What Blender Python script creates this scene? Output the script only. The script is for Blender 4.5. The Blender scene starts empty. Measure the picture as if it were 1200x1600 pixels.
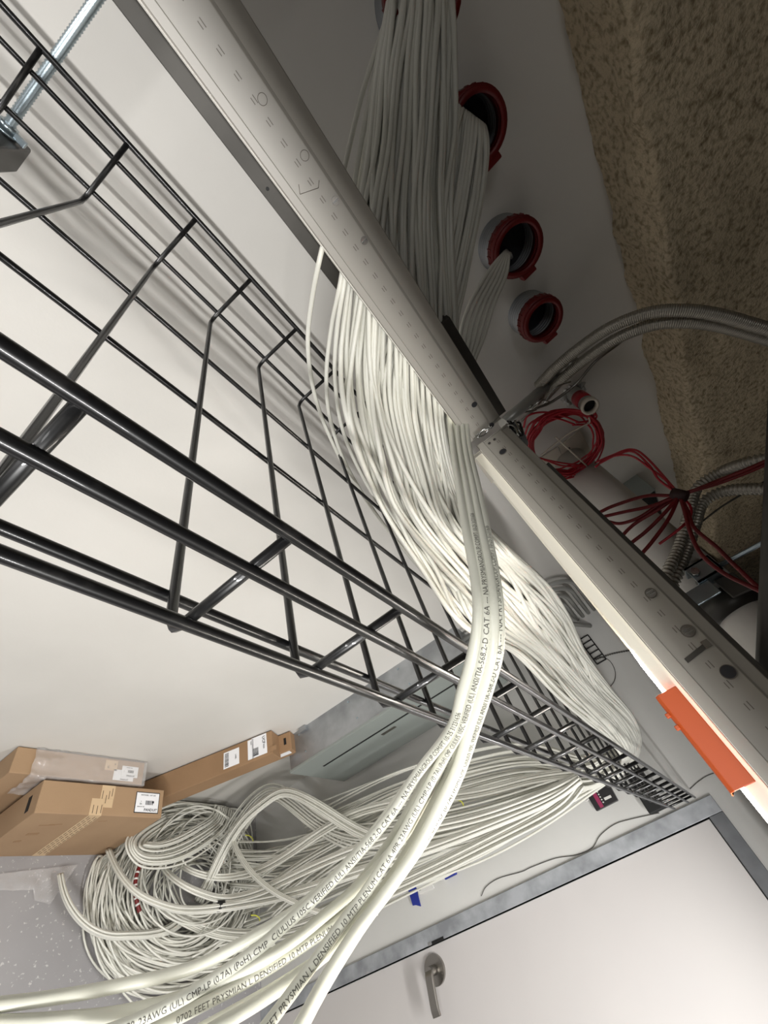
import bpy, bmesh, math, random
import numpy as np
from mathutils import Vector, Matrix
random.seed(7); rng = np.random.default_rng(7)
S = bpy.context.scene; COL = S.collection

# ------------------------------------------------------------------ camera
H = 2.23                                   # eye height; x right along the door side, y into the room, z up
R = np.array([[0.58183307, -0.26776504, 0.76796625],
              [0.50516452, -0.62104076, -0.59926387],
              [0.63740026, 0.73662084, -0.22607665]])
F = 652.75
cd = bpy.data.cameras.new('camera'); cam = bpy.data.objects.new('camera', cd); COL.objects.link(cam)
cd.sensor_fit = 'VERTICAL'; cd.sensor_height = 36; cd.lens = F / 1600 * 36; cd.clip_start = 0.01
M4 = Matrix.Identity(4)
for i in range(3):
    M4[i][0] = R[0, i]; M4[i][1] = -R[1, i]; M4[i][2] = -R[2, i]
M4[2][3] = H
cam.matrix_world = M4; S.camera = cam

# ------------------------------------------------------------------ world, lights, exposure
wd = bpy.data.worlds.new('world'); S.world = wd; wd.use_nodes = True
wd.node_tree.nodes['Background'].inputs[0].default_value = (0.9, 0.92, 1, 1)
wd.node_tree.nodes['Background'].inputs[1].default_value = 0.012
S.view_settings.view_transform = 'Standard'; S.view_settings.look = 'None'
S.view_settings.gamma = 1; S.view_settings.use_curve_mapping = False
S.view_settings.exposure = 0.5
LENS_SIDE = 0.06; LENS_BOTTOM = 30.0; LENS_FAR = 0.4

def area(name, loc, sx, sy, power, col=(1, 0.99, 0.975), rot=(0, 0, 0)):
    l = bpy.data.lights.new(name, 'AREA'); l.shape = 'RECTANGLE'; l.size = sx; l.size_y = sy
    l.energy = power; l.color = col
    o = bpy.data.objects.new(name, l); COL.objects.link(o); o.location = loc; o.rotation_euler = rot
    return o
# unseen lamps standing in for further strip lights; added plates below cut upward light
area('unseen_light', (-0.35, -1.25, H - 0.032), 1.2, 0.05, 29, rot=(math.radians(50), 0, 0))
area('unseen_light', (-1.45, -0.15, H - 0.022), 0.03, 1.2, 11, rot=(0, math.radians(-50), 0))
# unseen weak fill lamp, added high up to brighten the sleeve wall
area('unseen_light', (-1.2, -0.9, H + 0.55), 0.6, 0.2, 2.0, rot=(math.radians(82), 0, math.radians(-38)))
area('unseen_light', (1.38, -0.62, H - 0.0), 0.10, 0.9, 17)  # unseen lamp added to brighten the tray end and door

# ------------------------------------------------------------------ helpers
def ray(x, y): return R.T @ np.array([x - 600., y - 800., F])
def at(x, y, axis, val):
    r = ray(x, y); return r * (val / r['XYZ'.index(axis)])
def dep(x, y, d): return ray(x, y) * d / F
def catmull(P, n=8, closed=False):
    P = np.asarray(P, float)
    if len(P) < 3 and not closed:
        t = np.linspace(0, 1, n + 1)[:, None]; return P[0] * (1 - t) + P[-1] * t
    if closed: Q = np.vstack([P[-1], P, P[0], P[1]])
    else: Q = np.vstack([2 * P[0] - P[1], P, 2 * P[-1] - P[-2]])
    t = (np.arange(n) / n)[:, None]; out = []
    for i in range(1, len(Q) - 2):
        a, b, c, d = Q[i - 1], Q[i], Q[i + 1], Q[i + 2]
        out.append(.5 * ((2 * b) + (-a + c) * t + (2 * a - 5 * b + 4 * c - d) * t ** 2 + (-a + 3 * b - 3 * c + d) * t ** 3))
    out = np.vstack(out)
    return out if closed else np.vstack([out, P[-1]])
def frames(P, closed=False):
    T = np.gradient(P, axis=0)
    if closed: T = np.roll(P, -1, 0) - np.roll(P, 1, 0)
    T /= np.linalg.norm(T, axis=1)[:, None] + 1e-12
    ref = np.array([0, 0, 1.]) if abs(T[0][2]) < .9 else np.array([1., 0, 0])
    n = np.cross(T[0], ref); n /= np.linalg.norm(n); N = [n]
    for i in range(1, len(P)):
        n = N[-1] - T[i] * (N[-1] @ T[i]); n /= np.linalg.norm(n) + 1e-12; N.append(n)
    N = np.array(N); return T, N, np.cross(T, N)
class MB:
    """collects shapes; coordinates are relative to the eye point (z + H)"""
    def __init__(s): s.v = []; s.f = []; s.n = 0; s.sm = []
    def add(s, V, Fs, smooth=False):
        V = np.asarray(V, float).reshape(-1, 3)
        s.v.append(V); s.f += [tuple(i + s.n for i in f) for f in Fs]; s.sm += [smooth] * len(Fs); s.n += len(V); return s
    def hexa(s, c):       # 8 corners: bottom loop 0-3, top loop 4-7
        return s.add(c, [(3, 2, 1, 0), (4, 5, 6, 7), (0, 1, 5, 4), (1, 2, 6, 5), (2, 3, 7, 6), (3, 0, 4, 7)])
    def box(s, a, b):
        x0, x1 = sorted((a[0], b[0])); y0, y1 = sorted((a[1], b[1])); z0, z1 = sorted((a[2], b[2]))
        return s.hexa([(x0, y0, z0), (x1, y0, z0), (x1, y1, z0), (x0, y1, z0), (x0, y0, z1), (x1, y0, z1), (x1, y1, z1), (x0, y1, z1)])
    def obox(s, o, u, v, w):
        o, u, v, w = map(lambda q: np.array(q, float), (o, u, v, w))
        if np.cross(u, v) @ w < 0: u, v = v, u
        return s.hexa([o, o + u, o + u + v, o + v, o + w, o + u + w, o + u + v + w, o + v + w])
    def tube(s, P, r, k=8, closed=False, cap=True, smooth=True):
        P = np.asarray(P, float); T, N, B = frames(P, closed); m = len(P)
        r = np.broadcast_to(np.asarray(r, float), (m,))
        a = np.arange(k) * 2 * math.pi / k
        V = P[:, None] + r[:, None, None] * (np.cos(a)[None, :, None] * N[:, None] + np.sin(a)[None, :, None] * B[:, None])
        Fs = []
        for i in range(m if closed else m - 1):
            j = (i + 1) % m
            for q in range(k):
                Fs.append((i * k + q, i * k + (q + 1) % k, j * k + (q + 1) % k, j * k + q))
        s.add(V.reshape(-1, 3), Fs, smooth)
        if cap and not closed:
            b = s.n - m * k
            s.f += [tuple(b + q for q in range(k))[::-1], tuple(b + (m - 1) * k + q for q in range(k))]; s.sm += [False] * 2
        return s
    def cyl(s, a, b, r, k=16, r2=None):
        return s.tube([a, b], [r, r if r2 is None else r2], k)
    def ring(s, c, ax, ro, ri, d, k=28):     # washer / sleeve with a hole
        c = np.array(c, float); ax = np.array(ax, float); ax /= np.linalg.norm(ax)
        ref = np.array([0, 0, 1.]) if abs(ax[2]) < .9 else np.array([1., 0, 0])
        n = np.cross(ax, ref); n /= np.linalg.norm(n); b = np.cross(ax, n)
        prof = [(ro, 0), (ro, d), (ri, d), (ri, 0)]; V = []; Fs = []
        for i in range(k):
            t = 2 * math.pi * i / k
            for (r, h) in prof: V.append(c + ax * h + r * (math.cos(t) * n + math.sin(t) * b))
        for i in range(k):
            j = (i + 1) % k
            for q in range(4):
                p = (q + 1) % 4; Fs.append((i * 4 + q, j * 4 + q, j * 4 + p, i * 4 + p))
        return s.add(V, Fs, k != 48)
    def sweep(s, prof, o, d, L, out):
        """profile of (inward, z) points swept along direction d for length L, out = inward direction"""
        o = np.array(o, float); d = np.array(d, float); out = np.array(out, float); k = len(prof); V = []
        for e in (0, L):
            for (a, z) in prof: V.append(o + d * e + out * a + np.array([0, 0, z]))
        Fs = [(i, (i + 1) % k, k + (i + 1) % k, k + i) for i in range(k)] + [tuple(range(k))[::-1], tuple(range(k, 2 * k))]
        return s.add(V, Fs)
    def obj(s, name, mat, parent=None, label=None, cat=None, group=None, kind=None, bevel=0, org=None):
        V = np.vstack(s.v) + np.array([0, 0, H])
        o0 = np.array(org) + [0, 0, H] if org is not None else None
        if parent is not None: o0 = np.array(parent.get('_o', (0, 0, 0)))
        elif o0 is None: o0 = np.array([V[:, 0].mean(), V[:, 1].mean(), V[:, 2].min()])
        me = bpy.data.meshes.new(name); me.from_pydata((V - o0).tolist(), [], s.f)
        me.polygons.foreach_set('use_smooth', s.sm); me.update()
        bm = bmesh.new(); bm.from_mesh(me); bmesh.ops.recalc_face_normals(bm, faces=bm.faces); bm.to_mesh(me); bm.free()
        me.materials.append(mat)
        o = bpy.data.objects.new(name, me); COL.objects.link(o)
        if parent is not None: o.parent = parent; o['_o'] = tuple(o0)
        else: o.location = o0; o['_o'] = tuple(o0)
        if bevel:
            m = o.modifiers.new('bevel', 'BEVEL'); m.width = bevel; m.segments = 2; m.limit_method = 'ANGLE'; m.angle_limit = .6
        tag(o, label, cat, group, kind); return o
def tag(o, label=None, cat=None, group=None, kind=None):
    for k, v in (('label', label), ('category', cat), ('group', group), ('kind', kind)):
        if v: o[k] = v
def empty(name, loc, label, cat, group=None):
    o = bpy.data.objects.new(name, None); COL.objects.link(o); w = np.array(loc, float) + [0, 0, H]
    o.location = w; o['_o'] = tuple(w); o.empty_display_size = .05; tag(o, label, cat, group); return o
def flat_poly(pts, th, nrm):
    n = np.array(nrm, float) * th; k = len(pts); P = [np.array(p, float) for p in pts]
    V = P + [p + n for p in P]
    return V, [tuple(range(k))[::-1], tuple(range(k, 2 * k))] + [(i, (i + 1) % k, k + (i + 1) % k, k + i) for i in range(k)]

# ------------------------------------------------------------------ materials
def mat(name, col, rough=.5, metal=0, noise=0, nscale=8, col2=None, bump=0, bscale=60, coat=0, spec=.5, emis=None, estr=0, stretch=None, contrast=(.35, .65)):
    m = bpy.data.materials.new(name); m.use_nodes = True; nt = m.node_tree; b = nt.nodes['Principled BSDF']
    L = lambda c: tuple(((x / 255) / 12.92 if x / 255 <= .04045 else ((x / 255 + .055) / 1.055) ** 2.4) for x in c) + (1,)
    b.inputs['Base Color'].default_value = L(col); b.inputs['Roughness'].default_value = rough
    b.inputs['Metallic'].default_value = metal; b.inputs['Specular IOR Level'].default_value = spec
    b.inputs['Coat Weight'].default_value = coat
    if emis: b.inputs['Emission Color'].default_value = L(emis); b.inputs['Emission Strength'].default_value = estr
    if noise or col2 or bump:
        tc = nt.nodes.new('ShaderNodeTexCoord'); mp = nt.nodes.new('ShaderNodeMapping')
        nt.links.new(tc.outputs['Object'], mp.inputs[0])
        if stretch: mp.inputs['Scale'].default_value = stretch
    if col2:
        n = nt.nodes.new('ShaderNodeTexNoise'); n.inputs['Scale'].default_value = nscale; n.inputs['Detail'].default_value = 5
        r = nt.nodes.new('ShaderNodeValToRGB'); r.color_ramp.elements[0].position, r.color_ramp.elements[1].position = contrast
        r.color_ramp.elements[0].color = L(col); r.color_ramp.elements[1].color = L(col2)
        nt.links.new(mp.outputs[0], n.inputs[0]); nt.links.new(n.outputs[0], r.inputs[0]); nt.links.new(r.outputs[0], b.inputs['Base Color'])
    if bump:
        n = nt.nodes.new('ShaderNodeTexNoise'); n.inputs['Scale'].default_value = bscale; n.inputs['Detail'].default_value = 6
        bp = nt.nodes.new('ShaderNodeBump'); bp.inputs['Strength'].default_value = bump; bp.inputs['Distance'].default_value = .004
        nt.links.new(mp.outputs[0], n.inputs[0]); nt.links.new(n.outputs[0], bp.inputs['Height']); nt.links.new(bp.outputs[0], b.inputs['Normal'])
    return m
WALL = mat('white wall paint', (206, 203, 197), .6, col2=(214, 211, 205), nscale=2, bump=.05, bscale=120)
WALLB = mat('grey white door wall paint', (200, 199, 195), .6, col2=(208, 207, 203), nscale=2.5, bump=.04, bscale=120)
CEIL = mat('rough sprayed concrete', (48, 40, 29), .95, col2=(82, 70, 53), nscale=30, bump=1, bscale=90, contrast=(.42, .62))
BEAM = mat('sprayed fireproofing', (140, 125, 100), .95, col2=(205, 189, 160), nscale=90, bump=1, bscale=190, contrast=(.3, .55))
DARKW = mat('dark void', (40, 36, 30), .9)
OUTER = mat('room paint', (128, 126, 120), .8)
DOORM = mat('door paint', (192, 188, 186), .45, col2=(198, 194, 191), nscale=1.5)
GALV = mat('galvanised steel', (150, 153, 156), .42, .75, col2=(182, 185, 188), nscale=9, bump=.05)
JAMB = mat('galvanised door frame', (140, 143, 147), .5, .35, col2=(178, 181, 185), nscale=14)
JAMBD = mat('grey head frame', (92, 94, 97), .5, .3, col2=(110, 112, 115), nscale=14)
STEEL = mat('brushed steel', (150, 146, 140), .3, .95)
ZINC = mat('zinc plated steel', (165, 178, 185), .3, .9)
CHROME = mat('bright clip metal', (190, 190, 188), .22, 1)
PANELG = mat('grey enamel', (140, 146, 142), .4, col2=(146, 152, 148), nscale=3)
BLACK = mat('black gap', (12, 12, 12), .6)
WIRE = mat('black tray wire', (15, 15, 16), .34, .0, col2=(50, 49, 48), nscale=70, coat=.4, contrast=(.55, .85))
BRKT = mat('dark bracket', (60, 58, 54), .4, .5)
STRUT = mat('dark strut', (66, 63, 58), .5, .3, col2=(80, 77, 72), nscale=10)
HOUS = mat('white fixture enamel', (168, 163, 154), .38, coat=.15)
SLOT = mat('fixture stamping', (112, 106, 97), .5)
LENSS = mat('diffuser side', (225, 220, 205), .35, emis=(255, 246, 228), estr=LENS_SIDE)
LENSB = mat('diffuser bottom', (240, 240, 235), .3, emis=(255, 248, 236), estr=LENS_BOTTOM)
LIPGLOW = mat('glowing lip highlight', (240, 236, 225), .3, emis=(255, 248, 236), estr=.8)  # emission stands in for light caught by the metal lip
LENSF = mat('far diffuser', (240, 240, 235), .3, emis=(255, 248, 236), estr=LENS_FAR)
CABLE = mat('white cable jacket', (214, 213, 203), .36, col2=(224, 223, 214), nscale=6)
CABLEW = mat('foreground cable jacket', (206, 206, 192), .36, col2=(216, 216, 204), nscale=6)
INK = mat('print ink', (88, 86, 80), .7)
RED = mat('red cable jacket', (168, 34, 46), .4)
REDD = mat('dark red cable jacket', (112, 18, 22), .45)
REDB = mat('red bushing plastic', (104, 16, 16), .45)
CORE = mat('sleeve inside', (46, 46, 50), .6)
CARD = mat('cardboard', (166, 137, 106), .85, col2=(158, 129, 99), nscale=5, bump=.15, bscale=200)
CARDD = mat('darker cardboard', (158, 126, 94), .85, col2=(148, 117, 86), nscale=5, bump=.15, bscale=200)
TAPE = mat('paper tape', (206, 178, 142), .6)
TAPEINK = mat('tape print', (70, 54, 40), .8)
LABEL = mat('label paper', (240, 240, 242), .6)
INKB = mat('label ink', (34, 34, 38), .8)
ORANGE = mat('orange plastic', (196, 84, 32), .4, emis=(214, 96, 36), estr=0)
FLEXM = mat('flexible metal hose', (165, 160, 150), .4, .7)
EMT = mat('painted conduit', (172, 172, 168), .35, .4)
PIPE = mat('white painted pipe', (196, 192, 186), .35)
BLUE = mat('blue tape', (34, 48, 138), .6)
PLATE = mat('wall plate plastic', (222, 220, 216), .4)
YEL = mat('yellow tie', (196, 196, 70), .5)
TAN = mat('tan plate', (196, 188, 174), .5)
ZIPM = mat('zip tie', (200, 190, 175), .5)
def film_mat():
    m = bpy.data.materials.new('clear plastic film'); m.use_nodes = True; nt = m.node_tree; b = nt.nodes['Principled BSDF']
    b.inputs['Base Color'].default_value = (.85, .83, .82, 1); b.inputs['Roughness'].default_value = .12
    b.inputs['Alpha'].default_value = .19; b.inputs['Coat Weight'].default_value = .5
    return m
FILM = film_mat()
def floor_mat():
    m = mat('painted grey floor', (150, 148, 149), .35, col2=(160, 158, 159), nscale=3, bump=.06, bscale=40); nt = m.node_tree
    b = nt.nodes['Principled BSDF']; old = b.inputs['Base Color'].links[0].from_socket
    tc = nt.nodes.new('ShaderNodeTexCoord'); n = nt.nodes.new('ShaderNodeTexNoise'); n.inputs['Scale'].default_value = 95; n.inputs['Detail'].default_value = 4
    r = nt.nodes.new('ShaderNodeValToRGB'); r.color_ramp.elements[0].position = .635; r.color_ramp.elements[1].position = .68
    mx = nt.nodes.new('ShaderNodeMix'); mx.data_type = 'RGBA'; mx.inputs[7].default_value = (.55, .54, .53, 1)
    nt.links.new(tc.outputs['Object'], n.inputs[0]); nt.links.new(n.outputs[0], r.inputs[0]); nt.links.new(r.outputs[0], mx.inputs[0])
    nt.links.new(old, mx.inputs[6]); nt.links.new(mx.outputs[2], b.inputs['Base Color'])
    return m
FLOOR = floor_mat()

# ------------------------------------------------------------------ the room
X1 = 2.05; Y2 = 0.95; ZF = -H; ZC = 1.15; XL = -2.6; YB = -2.9; ZB = 0.57
MB().box((XL, YB, ZF - .1), (X1 + .1, Y2 + .1, ZF)).obj('floor', FLOOR, kind='structure')
MB().box((XL, Y2, ZF), (X1 + .12, Y2 + .1, ZC)).obj('wall_left', WALL, kind='structure')
# door wall with an opening for the door
DY0, DY1, DZ = -0.80, 0.105, -0.093
w = MB(); w.box((X1, DY1, ZF), (X1 + .12, Y2, ZB - .02)); w.box((X1, DY0, DZ), (X1 + .12, DY1, ZB - .02)); w.box((X1, YB, ZF), (X1 + .12, DY0, ZB - .02))
w.obj('wall_right', WALLB, kind='structure')
MB().box((XL - .1, YB, ZF), (XL, Y2, ZC)).obj('wall_far_left', OUTER, kind='structure')
MB().box((XL, YB - .1, ZF), (X1 + .9, YB, ZC)).obj('wall_back', OUTER, kind='structure')
MB().box((X1 + .8, YB, ZB - .1), (X1 + .9, Y2 + .1, ZC)).obj('wall_beyond', DARKW, kind='structure')

def rough_sheet(name, o, u, v, nu, nv, amp, nrm, m, sc=1):
    o, u, v, nrm = map(lambda q: np.array(q, float), (o, u, v, nrm))
    a = np.linspace(0, 1, nu); b = np.linspace(0, 1, nv); A, Bq = np.meshgrid(a, b, indexing='ij')
    from mathutils import noise
    P = o + A[..., None] * u + Bq[..., None] * v
    D = np.array([[noise.fractal(Vector(P[i, j]) * 9 * sc, .9, 2.1, 5) + .5 * noise.noise(Vector(P[i, j]) * 60) for j in range(nv)] for i in range(nu)])
    P = P + D[..., None] * amp * nrm
    Fs = [(i * nv + j, (i + 1) * nv + j, (i + 1) * nv + j + 1, i * nv + j + 1) for i in range(nu - 1) for j in range(nv - 1)]
    mb = MB().add(P.reshape(-1, 3), Fs, True)
    return mb
# beam along the top of the left wall: rough underside and rough outer face in one mesh
b = MB(); n_u = 420
from mathutils import noise as NZ
prof = [(Y2 + .0, ZB + .0), (.93, ZB)] + [(.93 - .12 * t, ZB) for t in np.linspace(.1, 1, 16)] + [(.806, ZB + .01)] + [(.804, ZB + .01 + .30 * t) for t in np.linspace(.08, 1, 14)] + [(.80, ZC)]
V = []
xs = np.linspace(XL, X1 + .75, n_u)
for x in xs:
    for q, (y, z) in enumerate(prof):
        p = Vector((x, y, z)); d = NZ.fractal(p * 11, .9, 2.1, 5) * .011 + NZ.noise(p * 70) * .003
        e = NZ.fractal(Vector((x * 5, y * 9 + 3, z * 9)), .9, 2.1, 4) * .012
        V.append((x, y + (e - .3 * d if y < .94 else .01), z + d))
k = len(prof)
b.add(V, [(i * k + j, (i + 1) * k + j, (i + 1) * k + j + 1, i * k + j + 1) for i in range(n_u - 1) for j in range(k - 1)], True)
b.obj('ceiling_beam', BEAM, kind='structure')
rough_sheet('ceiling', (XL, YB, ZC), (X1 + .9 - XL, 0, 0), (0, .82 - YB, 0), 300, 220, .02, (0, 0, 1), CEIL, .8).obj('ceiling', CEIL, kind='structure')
MB().box((XL, YB, ZC + .05), (X1 + .9, Y2 + .1, ZC + .1)).obj('ceiling_slab', DARKW, kind='structure')

for (a, b_, lb) in (((-1.1, -1.30, .004), (.45, -.51, .010), 'unseen plate added behind the camera to cut upward lamp light'), ((-1.52, -.90, .004), (-.74, .45, .010), 'unseen plate added left of the camera to cut upward lamp light'), ((1.32, -1.08, .006), (1.44, -.16, .07), 'unseen housing added over the lamp on the door side, right of the frame')):
    MB().box(a, b_).obj('unseen_light_shield', OUTER, label=lb, cat='light fixture')  # unseen shields, added to keep lamp light off the upper wall
# ------------------------------------------------------------------ door with frame and lever
d = MB().box((X1 + .004, DY0 + .003, ZF + .01), (X1 + .045, DY1 - .004, DZ - .004)).obj('door_1', DOORM, kind='structure', bevel=.001)
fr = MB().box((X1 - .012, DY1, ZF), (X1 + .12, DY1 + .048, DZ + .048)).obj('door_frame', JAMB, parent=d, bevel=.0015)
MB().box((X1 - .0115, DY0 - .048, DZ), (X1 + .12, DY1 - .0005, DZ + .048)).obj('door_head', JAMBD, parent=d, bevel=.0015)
MB().box((X1 + .047, DY0, ZF), (X1 + .09, DY1 + .0, DZ)).obj('door_stop', BLACK, parent=d)
hz, hy = -1.281, 0.038
rose = MB().ring((X1 + .004, hy, hz), (-1, 0, 0), .044, .006, .012, 48).obj('door_handle', STEEL, parent=d, label='brushed steel lever handle')
h = MB(); h.cyl((X1 + .002, hy, hz), (X1 - .05, hy, hz), .015, 20); hd = h.obj('lever_neck', STEEL, parent=rose)
P = catmull([(X1 - .045, hy + .004, hz + .001), (X1 - .052, hy - .012, hz), (X1 - .053, hy - .05, hz - .004), (X1 - .050, hy - .09, hz - .01), (X1 - .043, hy - .112, hz - .013)], 6)
h = MB(); T, N, B = frames(P); V = []
for i, q in enumerate(P):
    for (a, c) in ((-.006, -.016), (.006, -.016), (.006, .016), (-.006, .016)): V.append(q + np.array([a, 0, c]))
m_ = len(P); h.add(V, [(i * 4 + a, i * 4 + (a + 1) % 4, i * 4 + 4 + (a + 1) % 4, i * 4 + 4 + a) for i in range(m_ - 1) for a in range(4)] + [(3, 2, 1, 0), tuple(4 * m_ - 4 + a for a in range(4))])
h.obj('lever', STEEL, parent=rose, bevel=.002)
MB().box((X1 - .014, DY1 - .001, -1.275), (X1 + .02, DY1 + .008, -1.262)).obj('latch_bolt', CHROME, parent=d)
MB().box((X1 - .0135, DY1 - .001, -1.258), (X1 + .02, DY1 + .0075, -1.20)).obj('strike_slot', BLACK, parent=d)

# ------------------------------------------------------------------ strip light fixtures
def fixture(face, z, L, start, dirv, inn, label, lit, name='strip_light', width=.075):
    """face = point on the front face line, dirv along it, inn = inward direction"""
    lip, s1, f0, f1, bv, top = z
    o = np.array(start, float); r = empty(name, (o[0] + dirv[0] * L / 2, o[1] + dirv[1] * L / 2, lip), label, 'light fixture')
    W = width
    body = [(.003, lip + .002), (.003, f1), (.0055, bv), (.008, top), (.012, top + .001), (W - .012, top + .001), (W - .008, top), (W - .0055, bv), (W - .003, f1), (W - .003, lip + .002)]
    MB().sweep(body, o, dirv, L, inn).obj('housing', HOUS, parent=r, bevel=.0006)
    MB().sweep([(-.0008, lip + .001), (.0003, lip), (.004, lip), (.004, s1), (.0003, s1), (-.0008, s1 - .001)], o, dirv, L, inn).obj('front_flange', HOUS, parent=r)
    MB().sweep([(W - .004, lip), (W + .0008, lip), (W + .0008, s1), (W - .004, s1)], o, dirv, L, inn).obj('rear_flange', HOUS, parent=r)
    o_ = np.array(o); e = np.array(dirv)
    MB().tube([o_ + [0, 0, lip] - np.array(inn) * .001 + e * .0, o_ + [0, 0, lip] - np.array(inn) * .001 + e * L], .0007, 6).obj('lip_bead', HOUS, parent=r)
    # stamped slots in a row, every 20 mm; knockout discs
    nS = int(L / .0198); inn = np.array(inn)
    zc = f0 + (f1 - f0) * .55; sl = MB()
    for i in range(nS):
        c = o_ + e * (.012 + i * .0198) + inn * .0031 + [0, 0, zc - .0]
        for dz, ln in ((-.0022, .0030), (.0008, .0036)):
            sl.obox(c + [0, 0, dz] - e * ln, e * ln * 2, [0, 0, .0008], -inn * .0005)
    s = sl.obj('stamped_slots', SLOT, parent=r, kind='stuff')
    return r
f1 = fixture(None, (.0215, .0313, .0316, .0679, .0713, .0900), 1.22, (-.722, .58, 0), (1, 0, 0), (0, 1, 0),
             'white metal strip light running along the left wall at upper left, crossing the cables', False)
f2 = fixture(None, (.0275, .0405, .0412, .0745, .0768, .0867), 1.22, (.49, -.668, 0), (0, 1, 0), (1, 0, 0),
             'white metal strip light running to the lower right, orange plastic strip on it', True)
# weakly glowing pan under the first, glowing diffuser under the second
MB().sweep([(.010, .0235), (.065, .0235), (.065, .0225), (.010, .0225)], (-.70, .58, 0), (1, 0, 0), 1.17, (0, 1, 0)).obj('diffuser', LENSF, parent=f1)
MB().tube([(.4895, -.66, .0278), (.4895, .54, .0278)], .0006, 6).obj('lip_highlight', LIPGLOW, parent=f2)  # highlight on the fixture lip, put in as a glowing bead
MB().sweep([(.0012, .0272), (.0012, .0138), (.0016, .0138), (.003, .0272)], (.49, -.66, 0), (0, 1, 0), 1.20, (1, 0, 0)).obj('diffuser_side', LENSS, parent=f2)
MB().sweep([(.0012, .0132), (.003, .0124), (.008, .0120), (.067, .0120), (.072, .0124), (.0738, .0132), (.0738, .0138), (.001, .0138)], (.49, -.66, 0), (0, 1, 0), .82, (1, 0, 0)).obj('diffuser', LENSB, parent=f2)
MB().sweep([(.0732, .027), (.0732, .0132), (.0738, .0132), (.0742, .027)], (.49, -.66, 0), (0, 1, 0), 1.20, (1, 0, 0)).obj('diffuser_side', LENSS, parent=f2)
MB().box((.4905, .532, .0098), (.5645, .538, .0275)).obj('diffuser_end', HOUS, parent=f2)
def disc(par, c, nrm, r, m, name='knockout', th=.0008, label=None):
    c = np.array(c, float); n = np.array(nrm, float)
    MB().cyl(c - n * .0005, c + n * th, r, 20).obj(name, m, parent=par, label=label)
KF = .583
for (px, py, rr, m, lb) in ((476, 243, .0048, SLOT, None), (524, 314, .0045, STEEL, 'knockout disc lifted and catching light'), (569, 376, .0045, STEEL, 'knockout disc lifted and catching light'),
                            (410, 155, .0048, SLOT, None), (741, 632, .0048, CORE, 'open round knockout hole'), (768, 664, .0045, CORE, 'open round knockout hole')):
    q = at(px, py, 'Y', KF)
    if m is SLOT: MB().ring(q + [0, .0002, 0], (0, -1, 0), rr, rr - .0005, .0006).obj('knockout', m, parent=f1)
    else: disc(f1, q, (0, -1, 0), rr, m, th=.0012, label=lb)
    if m is STEEL: MB().obox(q + [-.0008, -.0022, -rr * .8], [.0016, 0, 0], [0, .001, 0], [0, 0, rr * 1.6]).obj('knockout_edge', CHROME, parent=f1)
q = at(490, 293, 'Y', KF)
k = MB(); 
for a, bb in (((-.012, -.011), (-.005, -.016)), ((-.005, -.016), (.0035, .004)), ((.0035, .004), (-.001, .009))):
    k.tube([q + [a[0], -.0004, a[1]], q + [bb[0], -.0004, bb[1]]], .0003, 4)
k.obj('punched_tab', SLOT, parent=f1)
KX = .4928
for (px, py, rr, m, lb) in ((786, 706, .0058, CORE, 'open round knockout hole'), (1017, 927, .0052, STEEL, 'knockout disc lifted and catching light'),
                            (1075, 986, .0058, STEEL, 'knockout disc lifted and catching light'), (1138, 1050, .0060, CORE, 'open round knockout hole'),
                            (765, 693, .0022, CORE, 'small screw hole'), (773, 687, .0022, CORE, 'small screw hole')):
    q = at(px, py, 'X', KX); disc(f2, q, (-1, 0, 0), rr, m, th=.0009, label=lb)
    MB().ring(q, (-1, 0, 0), rr + .0004, rr - .0002, .0012, 24).obj('knockout_rim', SLOT, parent=f2)
    if m is STEEL:
        for s_ in (-.0022, .001): MB().obox(q + [-.002, s_, -rr * .7], [.001, 0, 0], [0, .0011, 0], [0, 0, rr * 1.4]).obj('knockout_edge', CHROME, parent=f2)
q0 = at(1072, 1033, 'X', KX); q1 = at(1106, 1006, 'X', KX)
MB().obox(q0 + [-.0012, -.0022, 0], [.0012, 0, 0], [0, .0044, 0], q1 - q0 + [0, 0, 0]).obj('hanger_slot', STRUT, parent=f2, label='long hanger slot stamped in the housing')
MB().obox(q1 + [-.0016, -.003, -.004], [.0012, 0, 0], [0, .007, 0], [0, 0, .006]).obj('hanger_tab', SLOT, parent=f2)
for L_ in (1.05,):       # end cap and wiring where the two fixtures meet
    c = MB().box((.4925, .553, .0412), (.562, .5545, .088)).obj('end_cap', HOUS, parent=f2)
MB().box((.5001, .583, .0316), (.5012, .652, .09)).obj('end_cap', HOUS, parent=f1)
mc = at(752, 678, 'X', .485)
for i in range(3):
    P = catmull([mc + np.array([random.uniform(-.004, .004), random.uniform(-.006, .006), -.008 + .010 * j + random.uniform(-.003, .003)]) for j in range(4)], 5)
    MB().tube(P, .0013, 6).obj('end_clip', CHROME, parent=f2)
# orange plastic strip over the diffuser of the second fixture
oo = empty('orange_strip', (.487, .072, .003), 'bright orange plastic strip clipped over the lower edge of the strip light', 'plastic strip')
g = MB(); pr = [(-.0035, .0195), (-.0045, .0185), (-.0045, .0055), (-.0015, .0025), (.03, .0025), (.03, .0035), (0, .0035), (-.0035, .006), (-.0035, .0185)]
g.sweep([(-.0045, .0235), (-.0052, .0055), (-.002, .0025), (.03, .0022), (.03, .0035), (0, .0036), (-.0038, .0062), (-.0033, .0235)], (.49, .032, 0), (0, 1, 0), .081, (1, 0, 0)).obj('strip_body', ORANGE, parent=oo, bevel=.0006)
for yy in (.094, .083): MB().box((.486, yy, -.0005), (.4905, yy + .004, .0035)).obj('tab', ORANGE, parent=oo, bevel=.0008)
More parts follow.
